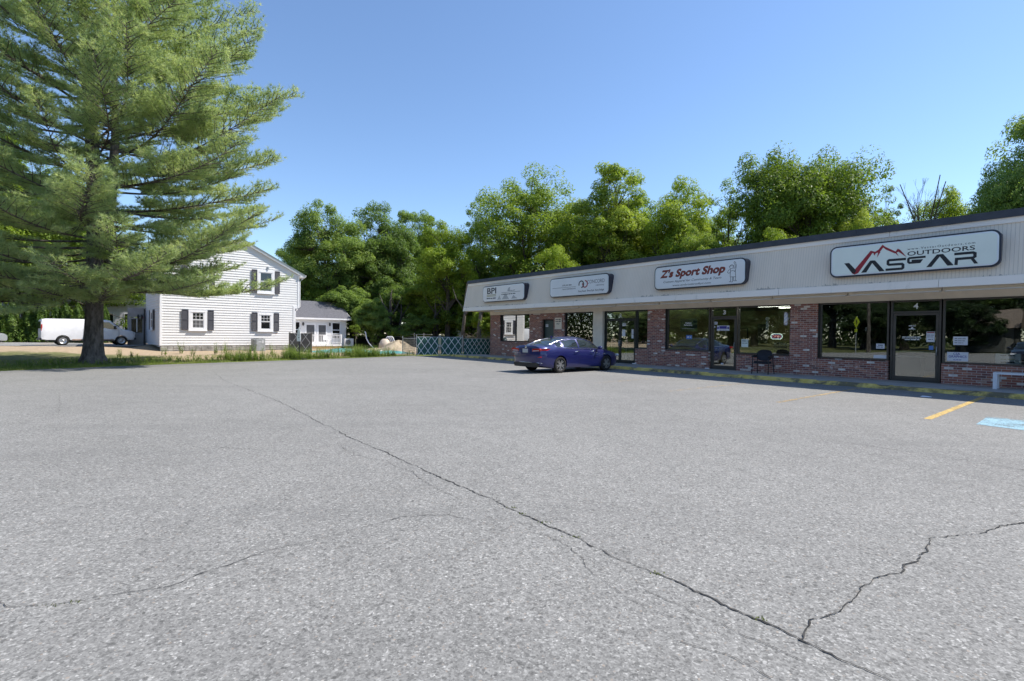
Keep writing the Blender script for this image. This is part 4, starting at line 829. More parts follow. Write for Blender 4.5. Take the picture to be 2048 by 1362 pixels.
    def cls(y, v):
        zr = interp(RZ, y)
        if v < 1:
            top = .90; lo = .06
            if -1.52 < y < .95 and lo < v < top and not (-.34 < y < -.26) and not (-1.22 < y < -1.15) and (interp(RZ, y) - .06 - interp(BZ, y)) > .07: return 'side_window'
            return 'roof'
        if v > 1.05 and -1.92 < y < -.98: return 'rear_window'
        if v > 1.05 and .28 < y < 1.16: return 'windscreen'
        return 'roof'
    for sg in (1, -1):
        for i in range(len(ysg) - 1):
            for j in range(len(vs) - 1):
                q = [P(ysg[i], vs[j]), P(ysg[i], vs[j + 1]), P(ysg[i + 1], vs[j + 1]), P(ysg[i + 1], vs[j])]
                q = [(x * sg, y, z) for x, y, z in q]; q = q if sg > 0 else q[::-1]
                c = cls((ysg[i] + ysg[i + 1]) / 2, (vs[j] + vs[j + 1]) / 2); groups[c].append((sg, q))
    for c, L_ in groups.items():
        for part in ((1, -1) if c == 'side_window' else (0,)):
            m = MB(); idx = {}; V = []; F = []
            for sg, q in L_:
                if part and sg != part: continue
                f = []
                for p in q:
                    k = tuple(round(a, 4) for a in p)
                    if k not in idx: idx[k] = len(V); V.append(p)
                    f.append(idx[k])
                if len(set(f)) > 2: F.append(tuple(dict.fromkeys(f)))
            m.add(V, F).build(c, paint if c == 'roof' else 'carglass', t, smooth=True)
    if not detail: return t
    for sg in (1, -1):
        pts = [P(y, .03) for y in [-1.5 + .1 * i for i in range(25)]]; top = [P(y, .93) for y in [-1.95 + .1 * i for i in range(29)] if interp(RZ, y) - interp(BZ, y) > .1]
        MB().tube([((p[0] + .008) * sg, p[1], p[2]) for p in pts], .011, 6).tube([((p[0] + .006) * sg, p[1], p[2] + .02) for p in top], .012, 6).build('window_chrome', 'chrome', t, smooth=True)
        for y in (-.62, .36): MB().tube([(sg * .925, y, .83), (sg * .965, y + .03, .845), (sg * .965, y + .19, .85), (sg * .925, y + .22, .845)], .016, 8).build('door_handle', 'chrome', t, smooth=True)
        m = MB().lathe([(0, -.09), (.05, -.085), (.085, -.03), (.088, .03), (.06, .08), (0, .09)], (0, 0, 0), 16, 'x'); m.v = [((x * 1.25) + sg * 1.0, .82 + y * .7, .99 + z * .8) for x, y, z in m.v]
        mr = m.build('wing_mirror', paint, t, smooth=True); MB().tube([(sg * .86, .83, .95), (sg * .93, .82, .965)], .022, 8).build('mirror_arm', 'blackplastic', mr)
        MB().prism([(sg * .40, .86), (sg * .42, .95), (sg * .80, .97), (sg * .86, .93), (sg * .84, .88)], 'y', -2.47, -2.40).build('tail_light', 'tail', t, bevel=.008)
        MB().add([(sg * .78, -2.40, .89), (sg * .78, -2.40, .965), (sg * .905, -2.16, .975), (sg * .93, -1.98, .955), (sg * .915, -2.14, .90)], [(0, 1, 2, 3, 4) if sg < 0 else (4, 3, 2, 1, 0)]).build('tail_light', 'tail', t)
        MB().prism([(sg * .43, .862), (sg * .80, .885), (sg * .79, .905), (sg * .44, .885)], 'y', -2.476, -2.46).build('reversing_light', 'lampclear', t)
        MB().prism([(sg * .56, .60), (sg * .80, .63), (sg * .80, .66), (sg * .56, .625)], 'y', -2.425, -2.33).build('bumper_reflector', 'tail', t)
        MB().lathe([(.045, -.06), (.052, -.06), (.052, .08), (.045, .08)], (sg * .56, -2.36, .30), 16, 'y').build('exhaust_tip', 'chrome', t, smooth=True)
        MB().prism([(sg * .50, .66), (sg * .74, .70), (sg * .80, .66), (sg * .74, .60), (sg * .50, .60)], 'y', 2.16, 2.31).build('headlight', 'lampclear', t, bevel=.02)
    MB().prism([(-.66, .26), (.66, .26), (.72, .36), (.60, .40), (-.60, .40), (-.72, .36)], 'y', -2.455, -2.30).build('lower_bumper', 'blackplastic', t, bevel=.02)
    MB().tube([(-.80, -2.30, .40), (-.7, -2.42, .415), (0, -2.475, .42), (.7, -2.42, .415), (.80, -2.30, .40)], .013, 8).build('bumper_trim', 'chrome', t, smooth=True)
    if plate: pl = MB().box(-.155, -2.49, .80, .155, -2.475, .95).build('licence_plate', 'palegrey', t, bevel=.004); MB().prism([(-.3, .76), (.3, .76), (.28, .975), (-.28, .975)], 'y', -2.477, -2.44).build('plate_recess', paint, t)
    text('lettering', '~', (-.60, -.42, .80, .825), -2.452, 'chrome', t, bold=.02)
    MB().lathe([(0, -.005), (.055, 0), (.055, .006)], (0, -2.455, 1.01), 18, 'y').build('boot_emblem', 'chrome', t)
    MB().box(-.05, .9, .9, .05, .91, .95).build('wiper', 'blackplastic', t); MB().prism([(-1.10, 1.37), (-.98, 1.395), (-1.06, 1.465), (-1.12, 1.46)], 'x', -.02, .02).build('roof_antenna', paint, t)
    for sg in (1, -1):   # door shut lines as narrow dark insets proud of the panel by a hair
        for y0, y1 in ((-.30, -.34), (.92, .80)):
            m = MB(); V = []; F = []
            for k in range(9):
                z = .30 + .62 * k / 8; y = y0 + (y1 - y0) * k / 8; s1 = sect(y); xs_ = sorted([(abs(q[2] - z), abs(q[0])) for q in s1 if q[0] > 0])
                pr = [q for q in s1 if q[0] > 0]; xx = None
                for a, b_ in zip(pr[:-1], pr[1:]):
                    if (a[2] - z) * (b_[2] - z) <= 0 and abs(b_[2] - a[2]) > 1e-6: xx = a[0] + (b_[0] - a[0]) * (z - a[2]) / (b_[2] - a[2]); break
                xx = (xx or xs_[0][1]) + .003; V += [(sg * xx, y - .004, z), (sg * xx, y + .004, z)]
                if k < 8: F.append((2 * k, 2 * k + 1, 2 * k + 3, 2 * k + 2))
            m.add(V, F).build('door_gap', 'blackplastic', t)
    return t
sedan('blue four door saloon parked nose first at the kerb before door 2', 'bluepaint', (2.44, 21.50, 0), R(39.6 - 90))

def van(label, loc, rz):
    t = thing('cargo_van', label, 'van', loc, rz); S = [(-2.80, .98, .55, 1.90), (-2.74, 1.0, .46, 2.02), (-2.5, 1.0, .42, 2.07), (0, 1.0, .40, 2.09), (1.1, 1.0, .40, 2.07), (1.35, .99, .40, 2.02), (1.62, .98, .40, 1.80), (2.0, .97, .40, 1.46), (2.2, .96, .40, 1.32), (2.5, .94, .42, 1.27), (2.85, .90, .42, 1.20), (3.0, .84, .45, 1.08), (3.04, .78, .50, .95)]
    def sect(y, w, zb, zt):
        hh = zt - zb; half = [(w * .85, zb), (w * .97, zb + .03), (w, zb + .25 * hh), (w, zb + .45 * hh), (w * .985, zb + .6 * hh), (w * (.93 if zt > 1.5 else .96), zb + .85 * hh), (w * (.87 if zt > 1.5 else .92), zt - .06), (w * .78, zt - .012), (w * .4, zt)]
        return [(x, y, z) for x, z in half] + [(-x, y, z) for x, z in reversed(half)]
    b = loft(S, sect, 'body', 'whitepaint', t).build('body', 'whitepaint', None, smooth=True)
    cut = [MB().lathe([(0, -1.4), (.43, -1.4), (.43, 1.4), (0, 1.4)], (0, y, .38), 36, 'x').build('cutter', None) for y in (-1.55, 2.1)]
    apply_cut(b, cut); b.parent = t; b.data.polygons.foreach_set('use_smooth', [True] * len(b.data.polygons)); b.modifiers.new('edges', 'EDGE_SPLIT').split_angle = R(35)
    for y in (-1.55, 2.1):
        for sx in (-1, 1): wheel(t, sx * .86, y, .375, .24, sx, 'steel')
    MB().box(-.8, -2.4, .3, .8, 2.7, .6).build('chassis', 'blackplastic', t)
    for sg in (1, -1):
        MB().prism([(.72, 1.36), (.75, 1.86), (1.28, 1.86), (1.78, 1.42), (1.80, 1.34)], 'x', sg * .90, sg * .985).build('door_window', 'carglass', t, bevel=.01)
        MB().box(sg * .99, -2.80, 1.12, sg * .91, -2.72, 1.62).build('tail_light', 'tail', t, bevel=.015)
        for y in (-.35, .62, 1.92): MB().box(sg * 1.004, y, .5, sg * .99, y + .012, 1.3).build('door_gap', 'blackplastic', t)
        MB().box(sg * 1.01, .45, 1.02, sg * .99, .55, 1.06).build('door_handle', 'blackplastic', t)
        MB().box(sg * 1.22, 1.62, 1.30, sg * 1.02, 1.72, 1.58).tube([(sg * .95, 1.66, 1.4), (sg * 1.05, 1.66, 1.42)], .02, 6).build('wing_mirror', 'blackplastic', t, bevel=.02)
        MB().box(sg * .86, 2.86, .86, sg * .58, 3.05, 1.08).build('headlight', 'lampclear', t, bevel=.02)
    m = MB(); m.add([(-.74, 1.45, 1.95), (.74, 1.45, 1.95), (.80, 2.02, 1.50), (-.80, 2.02, 1.50)], [(0, 3, 2, 1)]); o = m.build('windscreen', 'carglass', t); o.modifiers.new('t', 'SOLIDIFY').thickness = .02
    M['rustpaint'] = simple('rusty_sill', (0.36, 0.25, 0.19), .8, var=.35, scale=6)
    MB().box(-.99, -1.0, .40, .99, 1.6, .50).build('rusty_sill', 'rustpaint', t); MB().box(-.93, -2.88, .42, .93, -2.78, .58).build('rear_bumper', 'blackplastic', t, bevel=.02); MB().box(-.86, 2.98, .46, .86, 3.12, .62).build('front_bumper', 'blackplastic', t, bevel=.03)
    MB().box(-.86, -2.83, 1.3, -.1, -2.79, 1.85).box(.1, -2.83, 1.3, .86, -2.79, 1.85).build('rear_door_window', 'carglass', t)
    return t
vn = van('white cargo van with rusty sills parked behind the pine trunk', (-32.15, 38.05, .335), R(48 - 90)); vn.scale = (.93, .93, .93)
sedan('dark navy car behind the white van at the left edge', 'navypaint', (-44.5, 45.5, .33), R(-60), detail=False, group='cars on the far driveway')
sedan('silver car half hidden by pine needles at the left edge', 'silverpaint', (-42.3, 38.9, .33), R(-75), detail=False, group='cars on the far driveway')
sedan('black car standing behind the camera, seen mirrored in the right window', 'darkpaint', (-7.6, -1.2, 0), R(39.4 - 90), detail=True)

# ------------------------------------------------------------------ white house (local x along its front, y into it)
house = thing('white_house', 'white clapboard house with charcoal shutters and a stone foundation', 'house', HO, HA)
W_, ZP, XP = 9.13, 8.55, 5.2
def roof_z(x): return 6.75 + (x + .3) * (ZP - 6.75) / (XP + .3) if x < XP else ZP - (x - XP) * (ZP - 6.33) / (9.46 - XP)
def x_range(z):
    x0, x1 = 0.0, (W_ if z < 3.62 else 9.46)
    if z > roof_z(x0): x0 = max(x0, XP - (ZP - z) / (ZP - 6.75) * (XP + .3))
    if z > 6.33: x1 = min(x1, XP + (ZP - z) / (ZP - 6.33) * (9.46 - XP))
    return x0, x1
def clap(m, xf, z0, z1, y=0.0, p=.19, t=.042, axis='x'):
    """lapped boards: each leans out towards its lower edge"""
    k = int(math.ceil((z1 - z0) / p))
    for i in range(k):
        a, b = z0 + i * p, min(z1, z0 + (i + 1) * p); xa, xb = xf((a + b) / 2)
        if xb - xa < .1: continue
        m.add([(xa, y - t, a), (xb, y - t, a), (xb, y - .004, b), (xa, y - .004, b), (xa, y + .03, a), (xb, y + .03, a), (xb, y + .03, b), (xa, y + .03, b)],
              [(0, 1, 2, 3), (4, 5, 1, 0), (1, 5, 6, 2), (4, 0, 3, 7)])
m = MB(); clap(m, x_range, .44, 8.5); m.build('front_siding', 'siding', house)
core = [(0, .3), (W_, .3), (W_, 3.62), (9.46, 3.62), (9.46, 6.3), (XP, 8.5), (-.3, 6.7), (0, 6.0)]
MB().prism(core, 'y', .03, 6.6).build('wall_core', 'siding', house)
# left side wall, seen at a sharp angle
side = bpy.data.objects.new('side_wall', None); col.objects.link(side); side.parent = house; side.rotation_euler = (0, 0, R(93.7) + math.pi); side.location = (-.42, 6.4, 0)
m = MB(); clap(m, lambda z: (0, 6.4), .44, 6.2, 0.0); m.build('side_siding', 'siding', side)
m = MB(); m.box(6.34, -.03, .42, 6.43, .0, 6.2); m.build('corner_board', 'white', side)
def house_window(x0, x1, z0, z1, parent, shut=.41, dark='dkglass', grid_top=True, grid_low=False, y=-.075, trim=.22, low_open=False, g2=None):
    """x0..x1, z0..z1 is the sash; casing outside it and a louvred shutter on each side"""
    tx, tz = trim, .16
    m = MB(); m.box(x0 - tx, y - .035, z0 - tz, x0, y + .02, z1 + .2); m.box(x1, y - .035, z0 - tz, x1 + tx, y + .02, z1 + .2); m.box(x0, y - .035, z1, x1, y + .02, z1 + .2); m.box(x0, y - .035, z0 - tz, x1, y + .02, z0)
    m.box(x0 - tx - .02, y - .09, z0 - tz - .05, x1 + tx + .02, y + .01, z0 - tz - .001); m.box(x0 - tx * .4, y - .06, z1 + .03, x1 + tx * .4, y - .0351, z1 + .06)
    f = m.build('window', 'white', parent); zm = (z0 + z1) / 2 + (.04 if not low_open else .0)
    s = MB(); w = .045
    for a, b in ((z0, zm), (zm, z1)):
        yy = y - .01 if a == z0 else y - .025
        s.box(x0, yy, a, x0 + w, yy + .03, b); s.box(x1 - w, yy, a, x1, yy + .03, b); s.box(x0 + w, yy, a, x1 - w, yy + .03, a + w); s.box(x0 + w, yy, b - w, x1 - w, yy + .03, b)
    s.build('sash', 'white', f)
    MB().box(x0 + w, y + .008, zm + w, x1 - w, y + .014, z1 - w).build('upper_pane', 'dkglass', f); MB().box(x0 + w, y + .010, z0 + w, x1 - w, y + .016, zm - w).build('lower_pane', dark, f)
    g = MB()
    if grid_top:
        for k in (1, 2): xx = x0 + (x1 - x0) * k / 3; g.box(xx - .011, y - .012, zm + w, xx + .011, y + .006, z1 - w)
        g.box(x0 + w, y - .010, (zm + z1) / 2 - .011, x1 - w, y + .005, (zm + z1) / 2 + .011)
    if grid_low:
        for k in (1, 2): xx = x0 + (x1 - x0) * k / 3; g.box(xx - .008, y - .006, z0 + w, xx + .008, y + .008, zm - w)
        g.box(x0 + w, y - .005, (z0 + zm) / 2 - .008, x1 - w, y + .007, (z0 + zm) / 2 + .008)
    if g.v: g.build('muntins', 'white', f)
    if shut:
        for a in (x0 - tx - .02 - shut, x1 + tx + .02):
            q = MB(); q.box(a, y - .045, z0 - tz + .02, a + .05, y - .005, z1 + .2); q.box(a + shut - .05, y - .045, z0 - tz + .02, a + shut, y - .005, z1 + .2)
            zz0, zz1 = z0 - tz + .02, z1 + .2; zc = zz0 + (zz1 - zz0) * .52
            for h in (zz0, zc - .04, zz1 - .08): q.box(a + .05, y - .044, h, a + shut - .05, y - .005, h + .08)
            nl = int((zz1 - zz0) / .05)
            for i in range(nl):
                z = zz0 + .08 + i * .05
                if z + .04 > zz1 - .08 or abs(z + .02 - zc) < .06: continue
                q.add([(a + .05, y - .036, z), (a + shut - .05, y - .036, z), (a + shut - .05, y - .012, z + .045), (a + .05, y - .012, z + .045)], [(0, 1, 2, 3)])
            q.box(a + .01, y - .011, zz0 + .01, a + shut - .01, y - .003, zz1 - .01).build('shutter', 'shutter', f)
    return f
house_window(1.93, 2.67, 1.70, 2.86, house, grid_low=True, dark='screen'); house_window(6.56, 7.28, 1.70, 2.82, house)
house_window(1.86, 2.78, 4.75, 6.22, house, shut=.38, dark='screen', grid_top=False, trim=.2); house_window(6.50, 7.37, 4.72, 6.20, house, shut=.38, grid_top=False, trim=.2)
house_window(2.9, 3.7, 1.70, 2.86, side, grid_top=False)
m = MB(); m.box(-.03, -.06, .42, .10, .0, 6.75); m.box(9.04, -.06, .42, 9.16, 0, 3.62); m.box(9.38, -.06, 3.5, 9.50, 0, 6.32); m.box(9.0, -.04, 3.45, 9.38, .0, 3.66); m.box(9.13, .0, 3.5, 9.49, 6.6, 3.62); m.build('corner_board', 'white', house)
m = MB()   # stones of the foundation course
r = random.Random(5); x = 0.02
m.box(0.02, .02, -.2, 9.1, .3, .41)
while x < 9.0:
    w = r.uniform(.25, .5)
    for z in (-.1, .08, .24):
        m.box(x + .01, -.0 - r.uniform(0, .03), z, min(9.1, x + w - .01), .05, z + r.uniform(.13, .155))
    x += w
m.build('foundation', 'found', house, bevel=.01)
# roof slopes with rake boards
def slope(x0, z0, x1, z1, y0, y1, t=.10): return MB().prism([(x0, z0), (x1, z1), (x1, z1 + t), (x0, z0 + t)], 'y', y0, y1)
slope(-.75, roof_z(-.75) + .05, XP, ZP + .05, -.22, 6.9).build('roof', 'shingle', house); slope(XP, ZP + .05, 9.95, roof_z(9.95) + .05, -.22, 6.9).build('roof', 'shingle', house)
slope(-.75, roof_z(-.75) - .10, XP, ZP - .10, -.20, -.06, .148).build('rake_board', 'white', house); slope(XP, ZP - .10, 9.90, roof_z(9.90) - .10, -.20, -.06, .148).build('rake_board', 'white', house)
M['drip'] = simple('grey_green_drip_edge', (0.17, 0.21, 0.215), .5); slope(-.76, roof_z(-.76) + .045, XP, ZP + .045, -.235, -.221, .115).build('drip_edge', 'drip', house); slope(XP, ZP + .045, 9.96, roof_z(9.96) + .045, -.235, -.221, .115).build('drip_edge', 'drip', house)
m = MB(); m.box(9.47, -.2, 6.05, 9.98, 6.8, 6.12).box(9.9, -.22, 6.12, 10.0, 6.8, 6.24); m.build('gutter', 'white', house)
MB().tube([(9.95, -.1, 6.1), (9.72, -.04, 5.9), (9.56, -.02, 5.7), (9.56, -.02, 3.6), (9.3, -.03, 3.3), (9.2, -.03, 3.2), (9.2, -.03, .3)], .04, 8).build('downpipe', 'white', house)
m = MB(); m.box(.35, 3.2, 6.5, 1.35, 4.0, 8.15).box(.29, 3.14, 8.15, 1.41, 4.06, 8.28); c = m.build('chimney', 'chim', house)
m = MB(); m.box(5.93 + 1.1, -.10, 6.62, 7.17, -.02, 6.72).lathe([(0, 0), (.06, -.02), (.075, -.12), (0, -.13)], (7.1, -.13, 6.62), 12); m.build('flood_light', 'galv', house)
MB().box(7.62, -.03, 1.36, 7.8, .0, 1.42).build('small_orange_tag', simple('orange_tag', (.6, .25, .08)), house)
# porch at the back of the side wall
m = MB(); m.box(-1.62, 6.4, .3, -1.5, 6.5, 3.3).box(-.55, 6.38, .3, -.42, 6.5, 3.3).box(-1.5, 6.4, 2.55, -.55, 6.5, 3.3); M['porchgrey'] = simple('grey_porch_paint', (.30, .30, .32), .6); po = m.build('porch_wall', 'porchgrey', house)
m = MB(); m.box(-1.5, 6.38, .35, -1.38, 6.44, 2.5).box(-.67, 6.38, .35, -.55, 6.44, 2.5).box(-1.38, 6.38, .35, -.67, 6.44, 1.3).box(-1.38, 6.38, 2.4, -.67, 6.44, 2.5); dd = m.build('screen_door', 'porchgrey', house); MB().box(-1.38, 6.4, 1.3, -.67, 6.41, 2.4).build('screen', 'dkglass', dd); MB().box(-1.06, 6.37, 1.35, -1.0, 6.379, 2.4).build('divider', 'white', dd)
m = MB(); m.box(-1.5, 5.1, .05, -.62, 6.38, .32); m.build('porch_step', 'stain', house); MB().tube([(-.56, 5.9, .3), (-.56, 5.9, 3.2)], .06, 8).build('porch_post', 'blackplastic', house)
for sx in (-.95, -.72): MB().tube([(sx, 6.2, 2.75), (sx, 6.2, 2.6), (sx, 6.2, 2.4)], [.03, .09, .05], 8).build('porch_lantern', 'blackplastic', house)
m = MB(); m.box(-2.6, 2.5, 0, -1.3, 3.0, .5)
# attached rear wing with shingled roof
AX0, AX1, AY = 9.13, 15.6, 5.4
annex = thing('garden_room', 'small white annex with grey shingled roof and glazed double doors', 'house', hw(0, 0), HA)
m = MB(); m.box(AX0, AY, .1, AX1, 11.4, 2.86); m.build('wall', 'siding', annex)
MB().prism([(AY, 2.86), (11.4, 2.86), (8.4, 4.4)], 'x', AX1 - .12, AX1).build('gable', 'siding', annex)
for (y0, z0, y1, z1) in ((AY - .45, 2.80, 8.4, 4.55), (11.85, 2.80, 8.4, 4.55)): MB().prism([(y0, z0), (y1, z1), (y1, z1 + .10), (y0, z0 + .10)], 'x', AX0, AX1 + .35).build('roof', 'shingle', annex)
MB().box(AX0, AY - .50, 2.72, AX1 + .37, AY - .44, 2.87).box(AX0, AY - .44, 2.72, AX1 + .3, AY, 2.76).build('eave_board', 'white', annex)
MB().prism([(AY - .47, 2.72), (8.4, 4.5), (8.4, 4.62), (AY - .47, 2.88)], 'x', AX1 + .35, AX1 + .38).build('rake_board', 'white', annex)
def plain_window(x0, x1, z0, z1, y, par, bars=2, name='window'):
    m = MB(); m.box(x0 - .07, y - .03, z0 - .07, x0, y + .02, z1 + .07).box(x1, y - .03, z0 - .07, x1 + .07, y + .02, z1 + .07).box(x0, y - .03, z1, x1, y + .02, z1 + .07).box(x0, y - .03, z0 - .07, x1, y + .02, z0)
    for k in range(bars): zz = z0 + (z1 - z0) * (.28 + .26 * k); m.box(x0, y - .02, zz - .03, x1, y + .01, zz + .03)
    f = m.build(name, 'white', par); MB().box(x0, y - .012, z0, x1, y - .006, z1).build('pane', 'dkglass', f); return f
plain_window(10.3, 11.15, .95, 2.42, AY, annex); plain_window(14.25, 14.95, .95, 2.42, AY, annex)
for a, b in ((11.78, 12.52), (12.90, 13.6)):
    m = MB(); m.box(a - .1, AY - .04, .38, a, AY, 2.36).box(b, AY - .04, .38, b + .1, AY, 2.36).box(a, AY - .04, 2.2, b, AY, 2.36).box(a, AY - .04, .38, b, AY, .6); f = m.build('glazed_door', 'white', annex); MB().box(a, AY - .02, .6, b, AY - .012, 2.2).build('pane', 'screen', f)
for x in (11.45, 13.95): MB().lathe([(0, .22), (.03, .18), (.10, .12), (.08, -.08), (.03, -.14), (0, -.16)], (x, AY - .12, 2.25), 10).box(x - .03, AY - .06, 2.2, x + .03, AY, 2.3).build('wall_lantern', 'blackplastic', annex)
# deck in front of it
deck = thing('deck', 'small raised deck with white railing in front of the annex', 'deck', hw(0, 0), HA); DX0, DX1, DY0 = 9.6, 14.5, 3.6
MB().box(DX0, DY0, .30, DX1, AY - .03, .38).build('decking', 'white', deck); MB().box(DX0, DY0 - .03, .22, DX1, DY0, .40).build('fascia', 'white', deck); MB().box(DX0, DY0, .04, DX1, DY0 + .1, .215).build('beam', 'wood', deck)
def rail(x0, x1, par):
    MB().box(x0, DY0 + .02, 1.22, x1, DY0 + .10, 1.28).build('top_rail', 'white', par); MB().box(x0, DY0 + .03, .48, x1, DY0 + .09, .54).build('bottom_rail', 'white', par)
    n = int((x1 - x0) / .13); ms = MB()
    for i in range(1, n): ms.box(x0 + i * (x1 - x0) / n - .018, DY0 + .04, .54, x0 + i * (x1 - x0) / n + .018, DY0 + .08, 1.22)
    ms.build('balusters', 'white', par)
rail(9.7, 12.1, deck); rail(12.2, 14.4, deck)
for x in (9.62, 12.08, 14.4): MB().box(x, DY0, .38, x + .12, DY0 + .12, 1.34).build('post', 'white', deck)
for y in (DY0 + .1,): MB().box(14.44, y, 1.2, 14.5, AY - .05, 1.27).box(14.44, y, .48, 14.5, AY - .05, .54).build('side_rail', 'white', deck)
t = thing('garden_chair', 'white plastic garden chair standing on the deck', 'chair', hw(13.4, 4.4, .38), HA + .5)
MB().box(-.25, -.22, .38, .25, .25, .42).build('seat', 'white', t, bevel=.01); MB().box(-.25, .22, .42, .25, .26, .9).build('backrest', 'white', t, bevel=.01)
for a in (-.22, .18):
    for b in (-.2, .2): MB().box(a, b, 0, a + .04, b + .04, .38).build('leg', 'white', t)
# heat pumps
def ac_unit(): 
    t = thing('air_conditioner', 'grey ribbed air conditioner unit standing against the white house', 'air conditioner', hw(6.15, -1.15, .0), HA)
    MB().box(-.42, -.38, .05, .42, .38, .95).build('casing', 'galv', t, bevel=.02); m = MB()
    for i in range(13): m.box(-.43, -.39, .12 + i * .062, -.2, .39, .15 + i * .062)
    m.build('louvres', 'screen', t); MB().box(-.06, -.388, .7, .14, -.382, .74).build('name_plate', 'white', t); MB().box(.22, -.39, .62, .28, -.382, .84).build('warning_label', 'white', t)
    MB().lathe([(0, .01), (.33, .01), (.35, -.03)], (0, 0, .97), 20).build('fan_grille', 'blackplastic', t); MB().box(-.45, -.42, 0, .45, .42, .05).build('pad', 'concrete', t)
ac_unit()
t = thing('heat_pump', 'white wall heat pump with round fan beside the deck', 'air conditioner', hw(15.15, 3.55, .12), HA)
MB().box(-.42, -.15, .1, .42, .17, .82).build('casing', 'white', t, bevel=.015); MB().lathe([(.24, 0), (.26, -.02), (.27, 0)], (-.1, -.152, .46), 28, 'y').build('fan_ring', 'metal', t)
m = MB()
for k in range(5): m.lathe([(.045 * k + .02, -.155), (.045 * k + .03, -.16), (.045 * k + .04, -.155)], (-.1, 0, .46), 24, 'y')
m.build('grille', 'metal', t); MB().lathe([(0, -.1535), (.23, -.1535)], (-.1, 0, .46), 24, 'y').build('fan_shade', 'screen', t); MB().box(-.36, -.12, 0, -.3, .14, .1).box(.3, -.12, 0, .36, .14, .1).build('feet', 'metal', t)
for i in range(6): 0

# ------------------------------------------------------------------ fences
def slat_lattice(m, x0, x1, z0, z1, p, w, y, both=True):
    """crossed laths clipped to a rectangle"""
    H_ = z1 - z0
    def seg(xa, xb, s):
        # line from (xa,z0) rising to the right (s=1) or left (s=-1) at the given slope; clipped
        pts = []
        n = 24
        for i in range(n + 1):
            z = H_ * i / n; x = xa + s * z * xb
            if x0 <= x <= x1: pts.append((x, z0 + z))
        if len(pts) > 1: m.stroke([pts[0], pts[-1]], w, y, y + .008)
    k = .72; a = x0 - H_ * k
    while a < x1 + H_ * k:
        seg(a, k, 1); 
        a += p
    if both:
        a = x0 - H_ * k
        while a < x1 + H_ * k:
            P_ = []
            for i in range(25):
                z = H_ * i / 24; x = a + H_ * k - z * k
                if x0 <= x <= x1: P_.append((x, z0 + z))
            if len(P_) > 1: m.stroke([P_[0], P_[-1]], w, y + .008, y + .016)
            a += p
def fence_run(name, label, cat, a, b, h, p, w, grp=None, screen='greenslat', latmat='decal', posts=True, gate=False, h2=None):
    a, b = Vector(a), Vector(b); d = b - a; Ln = d.length; t = thing(name, label, cat, (a.x, a.y, 0), math.atan2(d.y, d.x), grp)
    if screen: MB().box(.05, .03, .06, Ln - .05, .038, h - .02).build('privacy_screen', screen, t)
    m = MB(); slat_lattice(m, .06, Ln - .06, .05, h, p, w, -.01); m.build('lattice', latmat, t)
    for z in (h, .12): MB().tube([(0, .05, z), (Ln, .05, z)], .018, 8).build('rail', 'galv', t)
    for x in ((.0, Ln) if posts else ()): MB().tube([(x, .05, 0), (x, .05, h + .09)], .032, 10).lathe([(.034, 0), (.03, .04), (0, .06)], (x, .05, h + .09), 10).build('post', 'galv', t)
    if gate: MB().box(Ln - .02, -.02, .62, Ln + .12, .0, .72).build('latch', 'galv', t)
    return t
fence_run('lattice_gate', 'left leaf of the lattice gate backed with green screen', 'gate', (-6.45, 34.0), (-4.97, 34.4), 1.27, .46, .035, 'leaves of the lattice gate', gate=True)
fence_run('lattice_gate', 'right leaf of the lattice gate backed with green screen', 'gate', (-4.90, 34.42), (-3.42, 34.8), 1.27, .46, .035, 'leaves of the lattice gate')
fence_run('lattice_fence', 'green screened fence with narrow lattice meeting the brick corner', 'fence', (-3.38, 34.86), (-1.35, 35.9), 1.18, .34, .028)
fence_run('expanding_lattice', 'dark diagonal lattice panel left of the gate', 'fence', (-8.0, 36.6), (-6.52, 34.1), 1.15, .17, .03, screen=None, latmat='stain')
t = fence_run('trellis', 'grey lattice panel between the white house and the deck', 'fence', (-16.05, 36.3), (-14.55, 36.5), 1.42, .62, .04, screen='screen', latmat='palegrey', posts=False)
for x in (0, 1.5): MB().box(x - .05, .02, 0, x + .05, .12, 1.48).build('post', 'stain', t)
# chain link fence with black slats along the back
M['blackslat'] = simple('black_fence_slats', (.025, .026, .028), .7, var=.5, scale=6)
pts = [(-17.5, 56.5), (-14.2, 53.5), (-12.4, 51.5), (-10.6, 49.2), (-9.0, 46.5), (-7.6, 43.5), (-6.3, 40.0)]
for i in range(6):
    a, b = Vector(pts[i]), Vector(pts[i + 1]); d = b - a; Ln = d.length
    t = thing('chain_link_fence', ['stretch of black slatted fence farthest left behind the annex', 'second stretch of black slatted fence from the annex', 'third stretch of black slatted fence from the annex', 'black slatted fence stretch behind the white hose', 'black slatted fence stretch behind the striped urn', 'black slatted fence stretch nearest the lattice gate'][i], 'fence', (a.x, a.y, 0), math.atan2(d.y, d.x), 'black slatted fence along the back')
    m = MB(); nn = int(Ln / .11)
    for k in range(nn): m.box(k * Ln / nn + .01, 0, .05, (k + 1) * Ln / nn - .01, .012, 1.12)
    m.build('slats', 'blackslat', t); [MB().tube([(0, -.02, z), (Ln, -.02, z)], .018, 8).build('rail', 'galv', t) for z in (1.42, 1.16)]; MB().tube([(0, -.02, 0), (0, -.02, 1.55)], .03, 8).build('post', 'galv', t)
